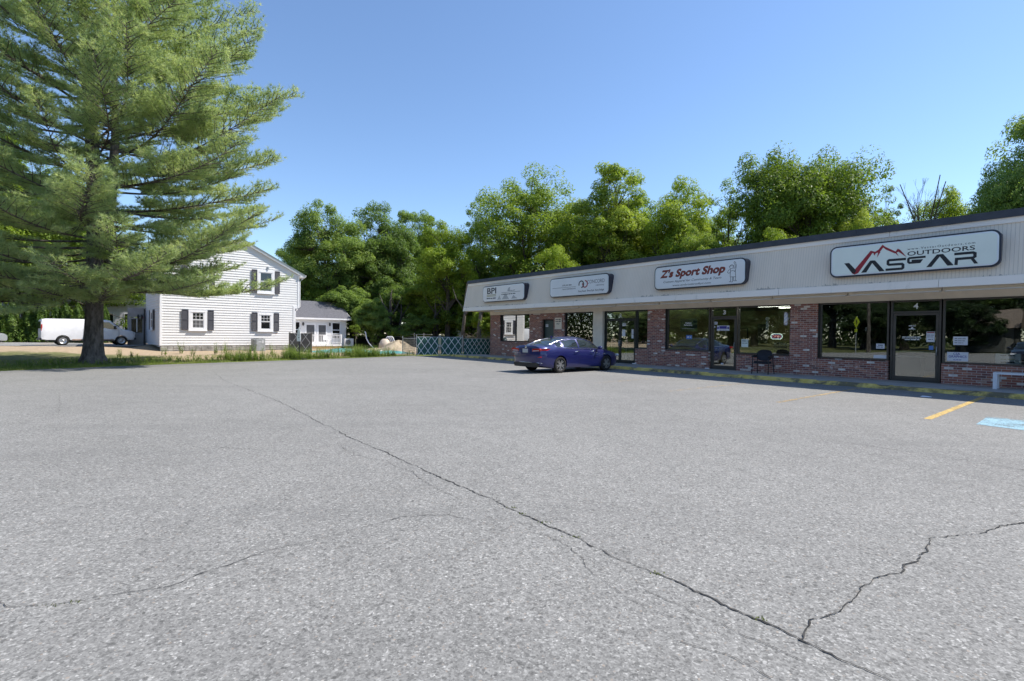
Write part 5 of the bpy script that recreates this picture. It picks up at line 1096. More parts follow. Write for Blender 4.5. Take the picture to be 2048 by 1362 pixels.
# backyard clutter
def heap(name, label, cat, c, rx, ry, h, mat, seed, rz=0):
    r = random.Random(seed); n, k = 28, 9; V = []; F = []
    ph = [r.uniform(0, 6.3) for _ in range(6)]
    for j in range(k + 1):
        u = j / k
        for i in range(n):
            a = 2 * math.pi * i / n; w = 1 + .14 * math.sin(3 * a + ph[0]) + .09 * math.sin(5 * a + ph[1] + u * 3) + .05 * math.sin(11 * a + ph[2])
            V.append((rx * u * w * math.cos(a), ry * u * w * math.sin(a), h * (1 - u ** 1.6) * (1 + .18 * math.sin(4 * a + ph[3] + u * 5)) - .03))
    for j in range(k):
        for i in range(n): F.append((j * n + i, (j + 1) * n + i, (j + 1) * n + (i + 1) % n, j * n + (i + 1) % n))
    o = MB().add(V, F).build(name, mat, smooth=True); o.location = c; o.rotation_euler = (0, 0, rz); return tag(o, label, cat)
heap('sand_heap', 'pale heap of sand left of the expanding lattice panel', 'heap', (-8.9, 39.6, 0), 1.8, .9, .85, 'sand', 1, .3); heap('sand_heap', 'low heap of soil below the striped urn', 'heap', (-10.9, 40.6, 0), 1.4, .8, .30, 'sand', 2)
heap('tarp', 'large teal tarp lying on the ground before the deck', 'tarp', (-13.0, 38.6, 0), 3.0, 1.2, .28, 'tarp', 3, .3); heap('tarp', 'smaller teal tarp lying left of the lattice gate', 'tarp', (-8.9, 36.4, 0), 2.0, .8, .24, 'tarp', 4, .5); heap('tarp', 'teal tarp strip at the foot of the sand heap', 'tarp', (-10.9, 37.4, 0), 1.6, .7, .18, 'tarp', 5, .3)
t = thing('round_urn', 'beige urn with white striped hoops behind the soil heap', 'urn', (-10.95, 43.4, 0), 0); MB().lathe([(0, 0), (.4, 0), (.52, .25), (.5, .55), (.38, .85), (.2, 1.0), (0, 1.02)], n=20).build('urn_body', simple('beige_urn', (.5, .42, .34)), t, smooth=True)
for k, s_ in enumerate((.25, .40, .55)): MB().tube([(s_ + .0 + .55 * math.cos(R(a)) * .5, .05, .35 + .85 * math.sin(R(a))) for a in range(-10, 181, 10)], .045, 6).build('hoop', 'white', t, smooth=True)
t = MB().tube([(-14.5 + 1.0, 46.2, 1.6), (-13.4, 46.1, 1.5), (-13.3, 46.0, 1.0), (-13.0, 45.9, .5), (-12.6, 45.8, .15), (-12.2, 45.7, .03)], .05, 8).build('hose', 'white', smooth=True); tag(t, 'thick white hose hanging down over the black fence', 'hose')
m = MB(); r = random.Random(9)
for k in range(90):
    a = r.uniform(0, 6.3); z0 = r.uniform(.6, 1.3); c = Vector((-2.7 + r.gauss(0, .5), 36.2 + r.gauss(0, .4), z0)); P_ = [c]
    for j in range(4): P_.append(P_[-1] + Vector((r.uniform(-.3, .3), r.uniform(-.25, .25), r.uniform(-.15, .28))))
    m.tube(P_, [.012, .01, .008, .006, .003], 4, False)
M['drybrush'] = simple('dry_brush', (.33, .26, .2), .9, var=.3); tag(m.build('brush_pile', 'drybrush'), 'tangle of dry cut branches heaped behind the lattice fence', 'brush')

# sign on a black stand at the lot edge
t = thing('stand_sign', 'white pointed sign board on a black pole stand at the lot edge', 'sign', (-11.65, 27.6, 0.02), R(-8))
MB().prism(rrect(-.37, .37, -.2, .2, .04, 3), 'z', 0, .035).build('base', 'blackplastic', t); MB().tube([(0, 0, .03), (0, 0, 1.72)], .03, 8).build('pole', 'blackplastic', t)
MB().prism([(-.11, .98), (-.13, 1.15), (-.10, 1.35), (-.06, 1.62), (.0, 1.74), (.05, 1.62), (.085, 1.35), (.10, 1.15), (.08, .98)], 'y', -.06, -.035).build('board', 'decal', t, bevel=.004); MB().box(-.03, -.064, 1.15, .02, -.061, 1.22).box(-.02, -.064, 1.3, .02, -.061, 1.34).build('print', 'greytext', t)

# pale building far left behind the hedge, and roofs glimpsed through the trees
t = thing('pale_building', 'long pale lilac building behind the row of cedars', 'building', (-66, 52, 0), R(20)); M['lilac'] = simple('pale_lilac_wall', (.55, .54, .60), .7)
MB().box(0, 0, .2, 26, 8, 6.0).build('wall', 'lilac', t); MB().prism([(-.4, 5.9), (8.4, 5.9), (4, 8.2)], 'x', -.4, 26.4).build('roof', 'shingle', t)
for x in (3, 7, 11, 15.5, 17.3, 19.6, 21.6): plain_window(x, x + .9, 1.4, 3.4, 0, t, 1)
MB().box(23.2, -.05, 1.3, 23.6, 0, 3.4).build('red_shutter', simple('red_shutter', (.25, .02, .05)), t)
for lb, x, y, w in (('pale house wall glimpsed through leaves above the lattice gate', -5.6, 72, 7), ('pale house wall glimpsed through leaves farther right above the gate', -1.5, 70, 5)):
    t = thing('distant_house', lb, 'house', (x, y, 0), .1, 'houses beyond the trees'); MB().box(-w / 2, 0, 0, w / 2, 6, 3.2).build('wall', 'lilac', t); MB().prism([(-.4, 3.2), (6.4, 3.2), (3, 5)], 'x', -w / 2 - .3, w / 2 + .3).build('roof', 'shingle', t)

# ------------------------------------------------------------------ what the shop windows mirror: the far side of the street
t = thing('garage', 'tan shingled garage across the street, seen mirrored in the right window', 'garage', (-38.4, -17.6, 0), BA + math.pi)
MB().box(-2.6, 0, 0, 2.6, 6, 3.1).build('wall', 'tan', t); MB().prism([(-.7, 3.0), (6.6, 3.0), (3, 5.2)], 'x', -3.1, 3.1).build('roof', simple('brown_shingles', (.15, .12, .10), .9, var=.3, scale=8), t); MB().box(-1.9, -.04, .05, 1.6, 0, 2.5).build('door', 'darkint', t)
t = thing('utility_pole', 'leaning grey utility pole across the street, mirrored in the window', 'utility pole', (-31.2, -2.1, 0), 0); MB().tube([(0, 0, 0), (.15, .2, 9.5)], [.19, .14], 12).build('pole', 'bark2', t); MB().box(-.9, -.05, 2.35, .1, .0, 2.75).build('street_name_board', 'galv', t)
t = thing('warning_sign', 'yellow diamond pedestrian sign on a thin post, mirrored in the window', 'sign', (-18.5, 4.6, 0), BA + math.pi + R(44)); MB().tube([(0, .03, 0), (0, .03, 3.5)], .03, 8).build('post', 'galv', t)
M['signyel'] = simple('fluorescent_yellow_green', (.62, .75, .02), .4, var=.02); MB().prism([(0, 2.4), (.5, 2.95), (0, 3.5), (-.5, 2.95)], 'y', -.01, 0).build('diamond', 'signyel', t); MB().box(-.2, -.01, 2.05, .2, 0, 2.35).build('lower_plate', 'signyel', t)
MB().prism([(-.05, 2.75), (.03, 2.75), (.06, 3.0), (.03, 3.2), (-.05, 3.2), (-.09, 3.0)], 'y', -.016, -.011).build('walking_figure', 'black', t)

# ------------------------------------------------------------------ vegetation
def leaf_quads(C, Nn, size, g, aspect=.75):
    """diamond leaves at centres C facing about Nn"""
    n = len(C); a = g.normal(size=(n, 3)); a -= (a * Nn).sum(1)[:, None] * Nn; a /= np.linalg.norm(a, axis=1)[:, None] + 1e-9
    b = np.cross(Nn, a); s = (size * g.uniform(.6, 1.25, n))[:, None]
    V = np.stack([C - a * s, C + b * s * aspect * .5 + Nn * s * .12, C + a * s, C - b * s * aspect * .5 + Nn * s * .12], 1)
    return V
def decid_mesh(seed, H, Rr, base=.22, clumps=110, per=150, lsize=.16, airy=0.0, top=1.0, lobes=5):
    g = np.random.default_rng(seed); r = random.Random(seed)
    zc = H * (base + 1) / 2; hz = H * (1 - base) / 2
    # lobed envelope: several overlapping spheres
    lob = []
    for k in range(lobes):
        a = 2 * math.pi * (k + r.random() * .6) / lobes; q = r.uniform(.25, .55)
        lob.append(np.array([math.cos(a) * Rr * q, math.sin(a) * Rr * q, zc + r.uniform(-.55, .45) * hz, Rr * r.uniform(.48, .68)]))
    lob.append(np.array([r.uniform(-.2, .2) * Rr, r.uniform(-.2, .2) * Rr, H - Rr * .5 * top, Rr * .55])); lob.append(np.array([0, 0, zc, Rr * .75]))
    cen = []
    while len(cen) < clumps:
        L_ = lob[g.integers(len(lob))]; d = g.normal(size=3); d[2] = abs(d[2]) * .9 if g.random() < .55 else d[2]; d /= np.linalg.norm(d)
        p = L_[:3] + d * L_[3] * g.uniform(.62, 1.04) * np.array([1, 1, 1.1])
        if p[2] < H * base * .8 or p[2] > H * 1.02: continue
        if airy and g.random() < airy * .3: continue
        cen.append(p)
    cen = np.array(cen)
    rad = g.uniform(.55, 1.15, clumps) * Rr * .20
    C = []; Nn = []
    for c, q in zip(cen, rad):
        k = int(per * g.uniform(.6, 1.3)); d = g.normal(size=(k, 3)); d /= np.linalg.norm(d, axis=1)[:, None]
        rr = g.uniform(.25, 1, k) ** .5; off = d * rr[:, None] * q * np.array([1.15, 1.15, .72]); off[:, 2] -= (off[:, 0] ** 2 + off[:, 1] ** 2) / q * .22
        C.append(c + off); nn = d * .7 + np.array([0, 0, .75]) + g.normal(size=(k, 3)) * .45; Nn.append(nn / np.linalg.norm(nn, axis=1)[:, None])
    C = np.concatenate(C); Nn = np.concatenate(Nn); V = leaf_quads(C, Nn, lsize, g); n = len(C)
    leaves = (V.reshape(-1, 3), np.arange(n * 4).reshape(-1, 4))
    # trunk and limbs reaching every clump through a few shared forks
    m = MB(); tr = Rr * .06 + .07; forks = []
    lean = r.uniform(-.04, .04) * H
    spine = [Vector((lean * t, lean * .5 * t * t, H * .85 * t)) for t in (0, .12, .3, .5, .7, .9, 1)]
    m.tube([spine[0] - Vector((0, 0, .2))] + spine[1:], [tr * 1.5, tr * 1.05, tr * .9, tr * .7, tr * .48, tr * .25, tr * .08], 9, False)
    for k in range(9):
        t = r.uniform(.2, .62); s0 = Vector((lean * t, lean * .5 * t * t, H * .85 * t)); a = k * 2.4 + r.uniform(-.4, .4); e = s0 + Vector((math.cos(a) * Rr * .42, math.sin(a) * Rr * .42, H * r.uniform(.12, .26)))
        md = s0.lerp(e, .5) + Vector((0, 0, -.04 * H)); m.tube([s0, md, e], [tr * .5, tr * .36, tr * .22], 6, False); forks.append((e, tr * .2)); forks.append((md, tr * .25))
    for t in (.6, .8, .95): forks.append((Vector((lean * t, lean * .5 * t * t, H * .85 * t)), tr * .2))
    for c in cen:
        c = Vector(c); f = min(forks, key=lambda q: (q[0] - c).length + max(0, q[0].z - c.z) * 2.0)
        mid = f[0].lerp(c, .5) + Vector((r.uniform(-.3, .3), r.uniform(-.3, .3), -.15)); m.tube([f[0], mid, c], [f[1] * .6, f[1] * .35, .012], 4, False)
    return leaves, m
_cache = {}
def decid(kind):
    if kind not in _cache:
        P_ = dict(round_a=(11, 15, 5.4, .14, 230, 300, .135), round_b=(12, 14, 5.0, .12, 230, 300, .135, 0, 1.0, 7), tall=(13, 17, 4.6, .18, 220, 290, .135, 0, .8, 6), spread=(14, 16, 6.0, .2, 170, 280, .135, .3, .9, 7),
                  airy=(15, 15, 3.2, .25, 70, 130, .12, .5), low=(16, 7, 3.4, .02, 140, 280, .13, 0, 1.0, 6), big=(17, 15, 7.2, .10, 380, 330, .15, 0, 1.0, 9), shrub=(18, 3, 1.7, .0, 45, 130, .10))[kind]
        leaves, m = decid_mesh(*P_)
        me = bpy.data.meshes.new('crown'); V, F = leaves; V = V.astype(np.float32); F = F.astype(np.int32)
        me.vertices.add(len(V)); me.vertices.foreach_set('co', V.ravel()); me.loops.add(F.size); me.loops.foreach_set('vertex_index', F.ravel())
        me.polygons.add(len(F)); me.polygons.foreach_set('loop_start', np.arange(len(F), dtype=np.int32) * 4); me.update(calc_edges=True)
        tm = bpy.data.meshes.new('trunk'); tm.from_pydata(m.v, [], m.f); tm.update(); tm.polygons.foreach_set('use_smooth', [True] * len(tm.polygons)); tm.materials.append(M['bark2'])
        _cache[kind] = {'t': tm, 'c': me, 'H': P_[1], 'R': P_[2]}
    return _cache[kind]
def tree(kind, label, x, y, h, rad, rz, leaf='leafA', name='tree', cat='tree', grp='trees behind the shops and yard'):
    d = decid(kind); key = leaf
    if key not in d:
        me = d['c'].copy(); me.materials.clear(); me.materials.append(M[leaf]); d[key] = me
    t = thing(name, label, cat, (x, y, 0), rz, grp); s = rad / d['R']; sz = h / d['H']
    for nm, me in (('trunk', d['t']), ('crown', d[key])):
        o = bpy.data.objects.new(nm, me); col.objects.link(o); o.parent = t
    t.scale = (s, s, sz); return t
def px(pxx, topy, Y, wpx, hz=None):
    """place a tree from its bearing and apparent top: returns x, y, height, radius"""
    F_ = 1007.0; hor = 659.5 + .0117 * (pxx - 196); return ((pxx - 1024) / F_ * Y, Y, 1.5 + (hor - topy) / F_ * Y, wpx / 2 / F_ * Y)
TR = [('round_a', 'rounded dark maple rising just right of the white house roof', 655, 418, 57, 165, 'leafB'), ('round_b', 'broad dark maple second from the white house roof', 762, 416, 60, 165, 'leafB'),
      ('tall', 'shaded tree filling the gap behind the two dark maples', 838, 432, 66, 130, 'leafB'), ('round_a', 'bright yellow green maple left of the end of the shops', 895, 448, 50, 150, 'leafC'),
      ('spread', 'open branched maple rising above the left end of the shop roof', 1050, 352, 52, 250, 'leafA'), ('airy', 'thin leaning tree at the left of the open branched maple', 955, 388, 56, 95, 'leafB'),
      ('tall', 'dense tall maple above the second fascia sign', 1228, 350, 50, 190, 'leafA'), ('round_b', 'bright maple above the third fascia sign', 1345, 372, 48, 170, 'leafC'),
      ('airy', 'sparse see through tree left of the biggest maple', 1452, 352, 50, 110, 'leafA'), ('big', 'biggest rounded maple standing over the middle of the shop roof', 1604, 308, 44, 275, 'leafA'),
      ('airy', 'wispy tree at the right shoulder of the biggest maple', 1768, 365, 46, 90, 'leafA'), ('round_a', 'olive toned tree peeping over the roof under the bare twigs', 1876, 392, 50, 150, 'leafC'),
      ('big', 'large dark tree rising at the right edge above the roof', 2085, 300, 40, 240, 'leafB'), ('tall', 'tall tree whose leafy tip touches the right edge of the sky', 2146, 130, 42, 210, 'leafB'),
      ('round_b', 'yellowish bush crown peeking over the roof below the biggest maple', 1530, 470, 38, 130, 'leafC'), ('round_a', 'low bright crown just over the roof right of the biggest maple', 1700, 432, 40, 110, 'leafC'),
      ('round_b', 'small bright crown above the roof near the second sign', 1120, 500, 42, 120, 'leafC'), ('round_a', 'low crown behind the roof above the third sign', 1400, 455, 43, 130, 'leafA'),
      ('round_a', 'dark low crown between the dense maple and the open branched maple', 1155, 440, 56, 150, 'leafB'), ('round_b', 'dark crown filling low gaps behind the first sign', 1000, 470, 60, 150, 'leafB'),
      ('round_b', 'mid green crown between the second and third sign trees', 1288, 405, 56, 170, 'leafA'), ('round_a', 'mid green crown left of the sparse see through tree', 1405, 425, 55, 150, 'leafB'), ('round_a', 'dark crown between the open branched maple and the second sign tree', 1150, 425, 60, 170, 'leafA'),
      ('big', 'leafy tree filling the sky low behind the pine trunk', 60, 330, 52, 330, 'leafA'), ('round_b', 'tree behind the chimney of the white house', 245, 480, 62, 190, 'leafA'), ('tall', 'sunlit tree far left beyond the pine', -40, 250, 46, 240, 'leafC'),
      ('round_a', 'tree behind the roof ridge of the white house', 610, 545, 56, 90, 'leafA'), ('round_a', 'dark tree hanging over the annex roof', 590, 480, 66, 130, 'leafB')]
for i, (k, lb, X, ty, Y, w, lf) in enumerate(TR):
    x, y, h, rr = px(X, ty, Y, w); tree(k, lb, x, y, h, rr, 1.7 * i, lf)
LOW = [(705, 575, 54, 130, 'leafB', 'dark understory tree right of the annex'), (790, 560, 56, 140, 'leafB', 'dark understory tree above the striped urn'), (745, 600, 50, 90, 'leafB', 'low dark bush tree above the black slatted fence'), (870, 560, 54, 150, 'leafA', 'understory tree above the lattice gate'),
       (950, 575, 50, 130, 'leafA', 'understory tree behind the brush pile'), (985, 600, 43, 90, 'leafC', 'bright low tree at the brick corner of the shops'), (640, 560, 64, 140, 'leafB', 'dark understory tree behind the annex ridge'), (830, 630, 49, 90, 'leafB', 'low dark bush left of the lattice gate'), (20, 560, 60, 240, 'leafA', 'low tree behind the cedars at the left edge'), (180, 560, 66, 200, 'leafA', 'low tree behind the pale lilac building'), (905, 520, 60, 160, 'leafB', 'second row understory tree above the right gate leaf'), (740, 500, 66, 180, 'leafB', 'second row dark tree above the annex gable')]
for i, (X, ty, Y, w, lf, lb) in enumerate(LOW):
    x, y, h, rr = px(X, ty, Y, w); tree('low', lb, x, y, h, rr, 2.1 * i, lf, grp='understory trees along the back')
for X, ty, Y, w, lb in ((712, 650, 47, 26, 'small round topped pale green shrub right of the annex'), (783, 663, 47, 18, 'tiny pale shrub before the black slatted fence'),):
    x, y, h, rr = px(X, ty, Y, w); m = MB().tube([(0, 0, 0), (0, 0, h * .75)], .04, 6); t = tree('shrub', lb, x, y, h * .55, rr, 0, 'leafC', 'shrub', 'shrub', 'pale shrubs by the back fence'); t.location.z = h * .45; o = MB().tube([(0, 0, -h * .9), (0, 0, .3)], .05, 6).build('stem', 'bark2', t)
# trunks seen below the crowns
for X, Y, w, lb, mt in ((776, 52, .45, 'dark bare trunk standing above the striped urn', 'bark'), (798, 52, .22, 'slim pale trunk right of the dark trunk', 'bark2'), (866, 50, .26, 'pale trunk above the left gate leaf', 'bark2'), (873, 52, .3, 'dark trunk close behind the pale one above the gate', 'bark'), (957, 42, .36, 'dark trunk behind the brush pile', 'bark'), (925, 44, .3, 'leaning trunk left of the brush pile', 'bark')):
    x = (X - 1024) / 1007 * Y; o = MB().tube([(0, 0, -.2), (.05, 0, 2), (.2, .1, 3.6), (.2, 0, 4.8), (.35, .1, 6)], [w * .6, w * .5, w * .38, w * .22, .015], 9).tube([(.12, .05, 3), (.9, 0, 4.2), (1.3, .2, 5.4)], [w * .3, w * .15, .012], 6).tube([(.15, .05, 3.6), (-.6, 0, 4.6), (-.9, -.2, 5.6)], [w * .28, w * .14, .012], 6).build('young_tree', mt, smooth=True); o.location = (x, Y, 0); tag(o, lb, 'tree', 'slim trees under the crowns')
# bare twig tree
m = MB(); r = random.Random(21)
def twig(m, p, d, l, w, k):
    q = p + d * l; m.tube([p, q], [w, w * .6], 4, False)
    if k:
        for _ in range(3): twig(m, q, (d + Vector((r.uniform(-.5, .5), r.uniform(-.5, .5), r.uniform(-.1, .25)))).normalized(), l * .62, w * .55, k - 1)
twig(m, Vector((0, 0, 0)), Vector((.02, 0, 1)), 10.0, .14, 1); 
for a in range(9): twig(m, Vector((0, 0, 8 + a * .35)), Vector((math.cos(a * 2) * .35, math.sin(a * 2) * .35, 1)).normalized(), 2.4, .045, 3)
o = m.build('bare_tree', 'bark2'); o.location = ((1842 - 1024) / 1007 * 46, 46, 0); tag(o, 'leafless twiggy treetop sticking up over the roof', 'tree')
# far side of the street, mirrored in the glass
for i in range(15):
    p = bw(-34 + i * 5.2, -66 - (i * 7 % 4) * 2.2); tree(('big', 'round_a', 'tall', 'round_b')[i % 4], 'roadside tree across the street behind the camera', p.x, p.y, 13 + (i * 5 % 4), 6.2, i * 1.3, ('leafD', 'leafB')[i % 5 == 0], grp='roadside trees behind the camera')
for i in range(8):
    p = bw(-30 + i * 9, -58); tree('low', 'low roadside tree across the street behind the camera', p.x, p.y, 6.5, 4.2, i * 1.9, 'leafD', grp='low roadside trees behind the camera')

# leaf belt added to block the pale horizon sky from the window reflections
g = np.random.default_rng(77); ring = np.array([(-40, 92), (-84, 62), (-96, 10), (-78, -48), (-30, -84), (40, -92), (90, -60)], dtype=float); n = 60000; seg = g.uniform(0, 5.999, n); i_ = seg.astype(int); f_ = (seg - i_)[:, None]
P_ = ring[i_] * (1 - f_) + ring[i_ + 1] * f_; hgt = 10.5 + 2.5 * np.sin(seg * 9) + 1.6 * np.sin(seg * 23 + 1) + .8 * np.sin(seg * 61); zz = g.uniform(0, 1, n) ** .9 * hgt
C_ = np.concatenate([P_ + g.normal(size=(n, 2)) * 1.6, zz[:, None]], 1); N_ = g.normal(size=(n, 3)) + np.array([0, 0, .6]); N_ /= np.linalg.norm(N_, axis=1)[:, None]
V = leaf_quads(C_, N_, .62, g); tag(np_mesh('added_leaf_belt', V.reshape(-1, 3), np.arange(n * 4), 'leafD', None, 4), 'leaf belt added to hide the pale horizon from the window reflections', kind='stuff')

# ---- the pine
def tufts(C, D, g, blades=9, ln=.15, w=.0075):
    """sprays of needles: narrow triangles fanning out around direction D at C"""
    n = len(C); C = np.repeat(C, blades, 0); D = np.repeat(D, blades, 0); k = len(C)
    v = D * .75 + g.normal(size=(k, 3)) * .62; v /= np.linalg.norm(v, axis=1)[:, None]; L_ = (ln * g.uniform(.65, 1.25, k))[:, None]
    s = np.cross(v, g.normal(size=(k, 3))); s /= np.linalg.norm(s, axis=1)[:, None] + 1e-9
    V = np.stack([C - s * w, C + s * w, C + v * L_], 1); V[:, :, 2] -= 0.0
    return V.reshape(-1, 3), np.arange(k * 3).reshape(-1, 3)
def pine(loc):
    g = np.random.default_rng(5); r = random.Random(5); t = thing('pine_tree', 'huge white pine with thick dark trunk at the left of the parking lot', 'tree', loc, 0)
    H = 25.0; sp = lambda z: Vector((-.10 * z / 4 + .25 * math.sin(z * .25) * .5, .15 * math.sin(z * .2), z))
    m = MB(); zs = [-.3, 0, .15, .4, .9, 1.8, 3, 5, 7, 9, 12, 15, 18, 21, H]; rr = lambda z: max(.03, (.345 * (1 - z / H) ** .8) + .20 * math.exp(-max(0, z) / .35))
    n = 28; V = []; F = []
    for z in zs:
        c = sp(z)
        for k in range(n):
            a = 2 * math.pi * k / n; q = rr(z) * (1 + .07 * math.sin(5 * a + z * .3) + .05 * math.sin(9 * a + 1) + (.22 * max(0, math.sin(4 * a + .8)) if z < .4 else 0)); V.append((c.x + q * math.cos(a), c.y + q * math.sin(a), z))
    for i in range(len(zs) - 1):
        for k in range(n): F.append((i * n + k, i * n + (k + 1) % n, (i + 1) * n + (k + 1) % n, (i + 1) * n + k))
    m.add(V, F); m.tube([sp(4.5), sp(4.5) + Vector((.55, .1, 2)), sp(9) + Vector((.9, .1, 1)), sp(16) + Vector((1.4, 0, 0))], [.24, .22, .16, .05], 10); m.build('trunk', 'bark', t, smooth=True)
    lm = MB(); C = []; D = []
    def limb(z0, az, Ln, rise, droop, dens=1.0, thick=.085, tipup=.12, fr=.30):
        s0 = sp(z0); pts = []
        d = Vector((math.cos(az), math.sin(az), 0)); side = Vector((-d.y, d.x, 0)); ph = r.uniform(0, 6)
        K = 14
        for i in range(K + 1):
            u = i / K; x = Ln * u; z = rise * x - droop * math.sin(math.pi * u * .9) * Ln * .5 + tipup * Ln * u ** 3; pts.append(s0 + d * x + side * (.05 * Ln * math.sin(u * 4 + ph)) + Vector((0, 0, z)))
        lm.tube(pts, [max(.008, thick * .72 * (1 - i / K) ** 1.1) for i in range(K + 1)], 6, False)
        def at(u):
            f = u * K; i = min(K - 1, int(f)); return pts[i].lerp(pts[i + 1], f - i), (pts[i + 1] - pts[i]).normalized()
        nt_ = int(Ln * 5.4 * dens)
        for j in range(nt_):
            u = fr + (1 - fr) * (j + r.random()) / nt_; p, dr = at(min(.999, u)); sg = 1 if j % 2 else -1
            l = (.30 + Ln * .27 * (1 - u) ** .75) * r.uniform(.7, 1.2); sw = r.uniform(.45, 1.0)
            td = (dr * r.uniform(.5, .9) + side * sg * sw + Vector((0, 0, r.uniform(-.10, .32)))).normalized(); ks = max(2, int(l / .45)); q = [p]
            for _ in range(ks): q.append(q[-1] + (td + Vector((r.uniform(-.14, .14), r.uniform(-.14, .14), r.uniform(-.04, .14)))).normalized() * (l / ks))
            lm.tube(q, [max(.004, .018 * (1 - a / ks)) + .003 for a in range(ks + 1)], 3, False)
            # side shoots carrying the needle sprays
            ns = max(3, int(l / .10)) if (int(u * Ln * 1.3 + ph) % 4) else 2
            for a in range(ns):
                uu = .15 + .85 * (a + r.random()) / ns; f = uu * ks; i = min(ks - 1, int(f)); b = q[i].lerp(q[i + 1], f - i); s2 = 1 if a % 2 else -1
                sd_ = (td * .8 + td.cross(Vector((0, 0, 1))) * s2 * r.uniform(.3, .9) + Vector((0, 0, r.uniform(0, .4)))).normalized(); l2 = r.uniform(.16, .42) * (1.15 - uu * .45)
                kk = max(1, int(l2 / .12)); upv = (sd_ + Vector((0, 0, .45))).normalized()
                for c_ in range(kk + 1):
                    pp = b + sd_ * (l2 * c_ / kk); C.append(tuple(pp)); D.append(tuple(upv))
                C.append(tuple(b + sd_ * l2 + upv * .03)); D.append(tuple(upv))
            C.append(tuple(q[-1])); D.append(tuple(td))
        C.append(tuple(pts[-1])); D.append(tuple(at(.99)[1]))
    # limbs whose tips show against the sky on the right (height at trunk, bearing, length, rise)
    for z0, az, Ln, rise, dr, te in ((3.4, -.10, 5.6, .10, .12, .10), (3.9, -.62, 7.0, -.03, .14, .12), (4.6, -.25, 7.6, -.02, .14, .20), (5.2, .20, 6.0, .0, .14, .14), (5.5, -.20, 8.2, .02, .10, .10), (6.0, -.9, 7.2, .02, .12, .10), (6.8, -.05, 8.0, .08, .10, .06), (7.6, -.4, 8.5, .06, .10, .10), (8.4, .2, 7.5, .14, .08, .05),
            (8.6, -.12, 9.1, .22, .06, .08), (9.0, -.45, 9.2, .20, .06, .08), (9.6, -.75, 8.2, .18, .06, .08), (9.9, .12, 8.6, .26, .05, .04), (10.6, -.25, 8.4, .30, .05, .03), (11.2, -.55, 8.2, .32, .05, .02), (11.9, 0, 7.6, .38, .04, .0), (12.6, -.7, 7.4, .36, .04, .0), (13.2, .2, 6.8, .46, .04, 0), (13.8, -.3, 7.0, .5, .04, 0), (14.8, -.1, 6.4, .55, .03, 0), (15.6, -.6, 6.2, .55, .03, 0)):
        limb(z0, az, Ln, rise, dr, 1.15, .10, te)
    z = 3.6; k = 0
    while z < 21:
        for _ in range(3):
            az = k * 2.399 + .4; k += 1
            Ln = (7.2 if z < 13 else 7.2 * (1 - (z - 13) / 11)) * r.uniform(.75, 1.08); a_ = (az + math.pi) % (2 * math.pi) - math.pi
            if abs(a_ + .25) < .45 and z < 15: continue
            rise = -.02 + .035 * (z - 3.6); limb(z, az, Ln, rise * r.uniform(.7, 1.1), .11, .95 if z > 5 else .75, .085, .10, .25)
        z += .38
    # three low boughs hanging in front of the yard
    limb(3.3, -2.35, 6.0, -.16, .10, 1.1, .07, .06, .35); limb(3.6, -1.75, 5.2, -.02, .10, 1.2, .07, .12, .3); limb(4.4, 2.9, 7.0, -.06, .1, 1.0); limb(3.35, -.35, 6.6, -.08, .04, 1.1, .06, .12, .35); limb(2.7, -.85, 4.4, .0, .05, 1.1, .06, .10, .4); limb(3.5, .35, 5.6, -.08, .05, 1.0, .06, .08, .4); limb(3.1, -1.35, 4.0, -.12, .04, 1.1, .05, .10, .45); limb(3.5, -2.6, 6.0, -.07, .05, 1.0, .06, .08, .45); limb(3.3, -1.70, 4.0, -.36, .04, 1.3, .05, .05, .4); limb(3.5, -2.1, 4.6, -.22, .05, 1.2, .05, .08, .4)
    lm.build('limbs', 'bark', t, smooth=True)
    C = np.array(C); D = np.array(D); print('pine tufts', len(C)); V, F = tufts(C, D, g, 9, .185, .0085)
    np_mesh('crown', V, F, 'needle', t, 3); return t
pine((-18.56, 22.3, .0))
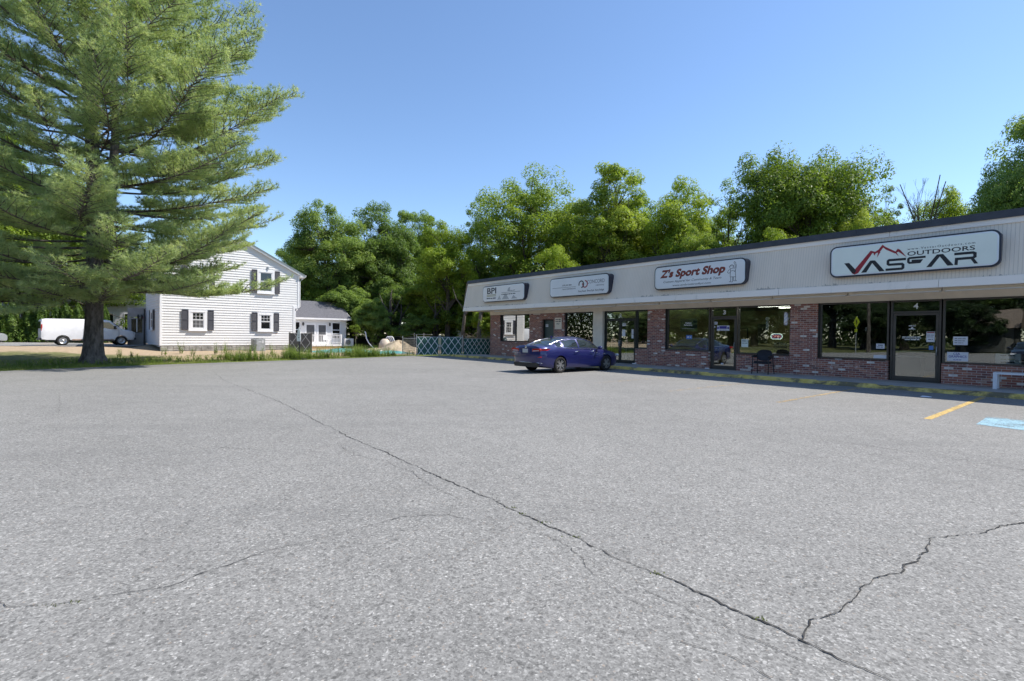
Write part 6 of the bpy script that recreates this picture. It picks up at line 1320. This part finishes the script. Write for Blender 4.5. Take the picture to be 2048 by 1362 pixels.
# a second pine trunk and boughs just outside the left edge
# dead sticks under the crown, leaf litter
# cedars along the pale building
def cedar_mesh(seed):
    g = np.random.default_rng(seed); n = 5200; u = g.uniform(0, 1, n) ** .8; z = u * 3.0; rad = .62 * (1 - u) ** .62 * (1 + .22 * np.sin(u * 17 + g.uniform(0, 6.3)) * .5); a = g.uniform(0, 6.283, n); rad = rad * (1 + .22 * np.sin(a * 5 + z * 3)) * g.uniform(.65, 1.08, n)
    C = np.stack([rad * np.cos(a), rad * np.sin(a), z], 1); Nn = np.stack([np.cos(a), np.sin(a), np.full(n, .35)], 1) + g.normal(size=(n, 3)) * .5; Nn /= np.linalg.norm(Nn, axis=1)[:, None]
    return leaf_quads(C, Nn, .085, g, .8)
cv = cedar_mesh(3); cm = None
for i, (X, top, Y, wid) in enumerate(((-8, 600, 44, 36), (24, 604, 44, 32), (60, 606, 44.5, 32), (84, 600, 44.5, 30), (112, 610, 44.8, 26), (132, 606, 45, 26), (156, 606, 45, 24), (176, 616, 45, 22), (210, 612, 46, 22))):
    x, y, h, rr = px(X, top, Y, wid * 1.2); t = thing('cedar_shrub', ['leftmost', 'second', 'third', 'fourth', 'fifth', 'sixth', 'seventh', 'eighth', 'last'][i] + ' narrow cone shaped cedar in the row before the pale building', 'shrub', (x, y, .25), i * 1.1, 'cedars in a row before the pale building')
    if cm is None: o = np_mesh('crown', cv.reshape(-1, 3), np.arange(len(cv) * 4), 'cedar', t, 4); cm = o.data; tmn = MB().tube([(0, 0, -.1), (0, 0, 2.2)], [.06, .03], 6).build('trunk', 'bark2', t).data
    else:
        for nm, me in (('crown', cm), ('trunk', tmn)): o = bpy.data.objects.new(nm, me); col.objects.link(o); o.parent = t
    t.scale = (rr / .62, rr / .62, (h - .25) / 3.0)
# grass blades along the edge of the lot and in the yard
g = np.random.default_rng(8)
def blades(P, h, w, g, lean=.35):
    n = len(P); a = g.uniform(0, 6.283, n); hh = h * g.uniform(.4, 1.2, n); ln = g.normal(size=(n, 2)) * lean * hh[:, None]; s = np.stack([np.cos(a), np.sin(a)], 1) * w
    V = np.zeros((n, 3, 3)); V[:, 0, :2] = P[:, :2] - s; V[:, 1, :2] = P[:, :2] + s; V[:, 2, :2] = P[:, :2] + ln; V[:, 0, 2] = V[:, 1, 2] = P[:, 2]; V[:, 2, 2] = P[:, 2] + hh; return V
ed = np.array(edge, dtype=float); 
def along(n, d0, d1, i0=1, i1=8, pw=1.6):
    seg = g.uniform(i0, i1, n); i = seg.astype(int); f = (seg - i)[:, None]; a = ed[i]; b = ed[i + 1]; p = a * (1 - f) + b * f; d = b - a; d /= np.linalg.norm(d, axis=1)[:, None]
    nrm = np.stack([-d[:, 1], d[:, 0]], 1); off = d0 + (d1 - d0) * g.uniform(0, 1, n) ** pw; q = p + nrm * off[:, None]; z = np.array([yard_z(x, y) for x, y in q]); return np.concatenate([q, z[:, None]], 1)
P1 = along(42000, -.03, 2.4, 1, 8.6, 2.0); P1 = P1[(np.sin(P1[:, 0] * 1.7) * np.cos(P1[:, 1] * 2.1 + 1) + g.normal(size=len(P1)) * .6) > -.2]; V1 = blades(P1, .075, .007, g); P2 = along(9000, .5, 7.5, 1, 7, 1.2); V2 = blades(P2, .12, .008, g)
V = np.concatenate([V1, V2]); o = np_mesh('grass', V.reshape(-1, 3), np.arange(len(V) * 3), 'grass', None, 3); tag(o, 'short green grass along the edge of the parking lot', kind='stuff')
# tall weeds: stems with narrow leaves
def weed_plants(P, hmin, hmax, g, leaves=14, ls=.07):
    tri = []
    for p in P:
        h = g.uniform(hmin, hmax); k = g.integers(2, 5)
        for s in range(k):
            a = g.uniform(0, 6.283); ln = g.uniform(.05, .32) * h; tip = p + np.array([math.cos(a) * ln, math.sin(a) * ln, h * g.uniform(.7, 1.1)]); w = np.array([.006, .006, 0]); tri.append([p - w, p + w, tip])
            for j in range(leaves):
                u = g.uniform(.12, 1); b = p + (tip - p) * u; d = g.normal(size=3); d[2] = abs(d[2]) * .5 + .1; d /= np.linalg.norm(d); c = np.cross(d, [0, 0, 1.]); l = ls * g.uniform(.6, 1.5) * (1.25 - u * .6); tri.append([b - c * l * .16, b + c * l * .16, b + d * l * 1.7])
    return np.array(tri)
Pw = along(1700, .25, 2.8, 5.1, 8.4, 1.0); Pw = Pw[(np.sin(Pw[:, 0] * 2.3 + 1) * np.cos(Pw[:, 1] * 1.9) + np.sin(Pw[:, 0] * .9 + Pw[:, 1] * 1.3) + g.normal(size=len(Pw)) * .8) > .25]; Tw = weed_plants(Pw, .15, .85, g, 14, .07); o = np_mesh('weeds', Tw.reshape(-1, 3), np.arange(len(Tw) * 3), 'weed', None, 3); tag(o, 'thicket of tall green weeds in front of the white house', kind='stuff')
Pw = along(170, .6, 3.2, 2.5, 5.4, 1.0); Tw = weed_plants(Pw, .12, .35, g, 9, .06); o = np_mesh('low_weeds', Tw.reshape(-1, 3), np.arange(len(Tw) * 3), 'weed', None, 3); tag(o, 'scattered low weeds on the dirt near the pine', kind='stuff')
for i, (X, py, hh) in enumerate(((240, 716, .55), (268, 716, .35), (330, 712, .50), (362, 708, .85), (385, 712, .45), (430, 710, .7), (452, 706, .9), (545, 712, .95), (575, 712, .9), (505, 708, .8), (640, 714, .7), (655, 715, .85), (725, 712, .55), (755, 711, .5), (820, 711, .3))):
    hor = 659.5 + .0117 * (X - 196); Y = 1.5 * 1007 / (py - hor); x = (X - 1024) / 1007 * Y
    T_ = weed_plants(np.array([[0, 0, 0]] * 3) + g.normal(size=(3, 3)) * np.array([.10, .10, 0]), hh * .8, hh * 1.15, g, 20, .085)
    o = np_mesh('weed', T_.reshape(-1, 3), np.arange(len(T_) * 3), 'weed', None, 3); o.location = (x, Y, yard_z(x, Y)); tag(o, ['leafy weed closest to the pine trunk', 'small weed second from the pine trunk', 'weed below the left side of the house front', 'tall spiky weed under the lower left shutter', 'low weed under the lower left window', 'weed below the middle of the house wall', 'tall thin weed below the middle of the house wall', 'tall weed between the air conditioner and the house corner', 'tall seeding weed at the right house corner', 'weed in front of the air conditioner', 'weed just right of the black pole stand', 'taller weed before the lattice panel', 'weed before the teal tarp', 'weed right of the teal tarp weed', 'last small weed before the dark lattice'][i], 'weed', 'single weeds along the lot edge')
# fallen needles and sticks under the pine
P3 = along(5000, .8, 7, 1, 5, 1.0); V3 = blades(P3, .015, .004, g, 4.0); M['litterm'] = simple('dry_needles', (.20, .13, .07), .9, var=.4, scale=9); o = np_mesh('dry_needles', V3.reshape(-1, 3), np.arange(len(V3) * 3), 'litterm', None, 3); tag(o, 'dry fallen needles and twigs below the pine', kind='stuff')
t = MB(); r = random.Random(2)
def rock(label, x, y, s, mat='found'):
    m = MB(); n = 9; V = []; F = []; r = random.Random(int(x * 31))
    for j, (q, z) in enumerate(((.9, -.1), (1.0, .25), (.7, .55), (.15, .68))):
        for i in range(n): a = i * 6.283 / n; w = q * r.uniform(.82, 1.15); V.append((s * w * math.cos(a), s * .75 * w * math.sin(a), s * z))
    for j in range(3):
        for i in range(n): F.append((j * n + i, j * n + (i + 1) % n, (j + 1) * n + (i + 1) % n, (j + 1) * n + i))
    F.append(tuple(range(3 * n, 4 * n))); o = m.add(V, F).build('rock', mat); o.location = (x, y, yard_z(x, y)); tag(o, label, 'rock', 'rocks in the yard'); return o
rock('rounded stone in the dirt right of the pine trunk', -15.4, 28.5, .22); rock('pale stone below the deck', -13.6, 41.0, .35); rock('flat pale stone left of the sand heap', -10.2, 38.6, .3)

# ------------------------------------------------------------------ camera, sun and sky
cam = bpy.data.cameras.new('camera'); co = bpy.data.objects.new('camera', cam); col.objects.link(co)
pit = math.atan(11.8 / 1007)
co.matrix_world = Matrix.Translation((0, 0, 1.5)) @ Matrix.Rotation(math.pi / 2 - pit, 4, 'X') @ Matrix.Rotation(0.0117, 4, 'Z')
cam.sensor_width = 36; cam.lens = 1007 * 36 / 2048; cam.clip_end = 2000; cam.clip_start = .05; scene.camera = co
sd = Vector((.72, .075, 1.0)).normalized(); elev = math.asin(sd.z); azr = math.atan2(sd.x, sd.y)
sun = bpy.data.lights.new('sun', 'SUN'); so = bpy.data.objects.new('sun', sun); col.objects.link(so); sun.energy = 5.0; sun.angle = R(.53); sun.color = (1.0, .945, .85)
so.rotation_euler = sd.to_track_quat('Z', 'Y').to_euler(); so.location = (0, 0, 40)
w = bpy.data.worlds.new('World'); scene.world = w; w.use_nodes = True; t = w.node_tree; t.nodes.clear()
sk = t.nodes.new('ShaderNodeTexSky'); sk.sky_type = 'NISHITA'; sk.sun_disc = False; sk.sun_elevation = elev; sk.sun_rotation = azr; sk.air_density = 1.0; sk.dust_density = 0.15; sk.ozone_density = 4.6; sk.altitude = 50
bg = t.nodes.new('ShaderNodeBackground'); bg.inputs[1].default_value = .15; t.links.new(sk.outputs[0], bg.inputs[0]); wo = t.nodes.new('ShaderNodeOutputWorld'); t.links.new(bg.outputs[0], wo.inputs[0])
vs = scene.view_settings; vs.view_transform = 'Standard'; vs.look = 'None'; vs.exposure = 0.52; vs.gamma = 1.0
scene.cycles.max_bounces = 8; scene.cycles.transparent_max_bounces = 12; scene.cycles.diffuse_bounces = 5; scene.cycles.glossy_bounces = 3
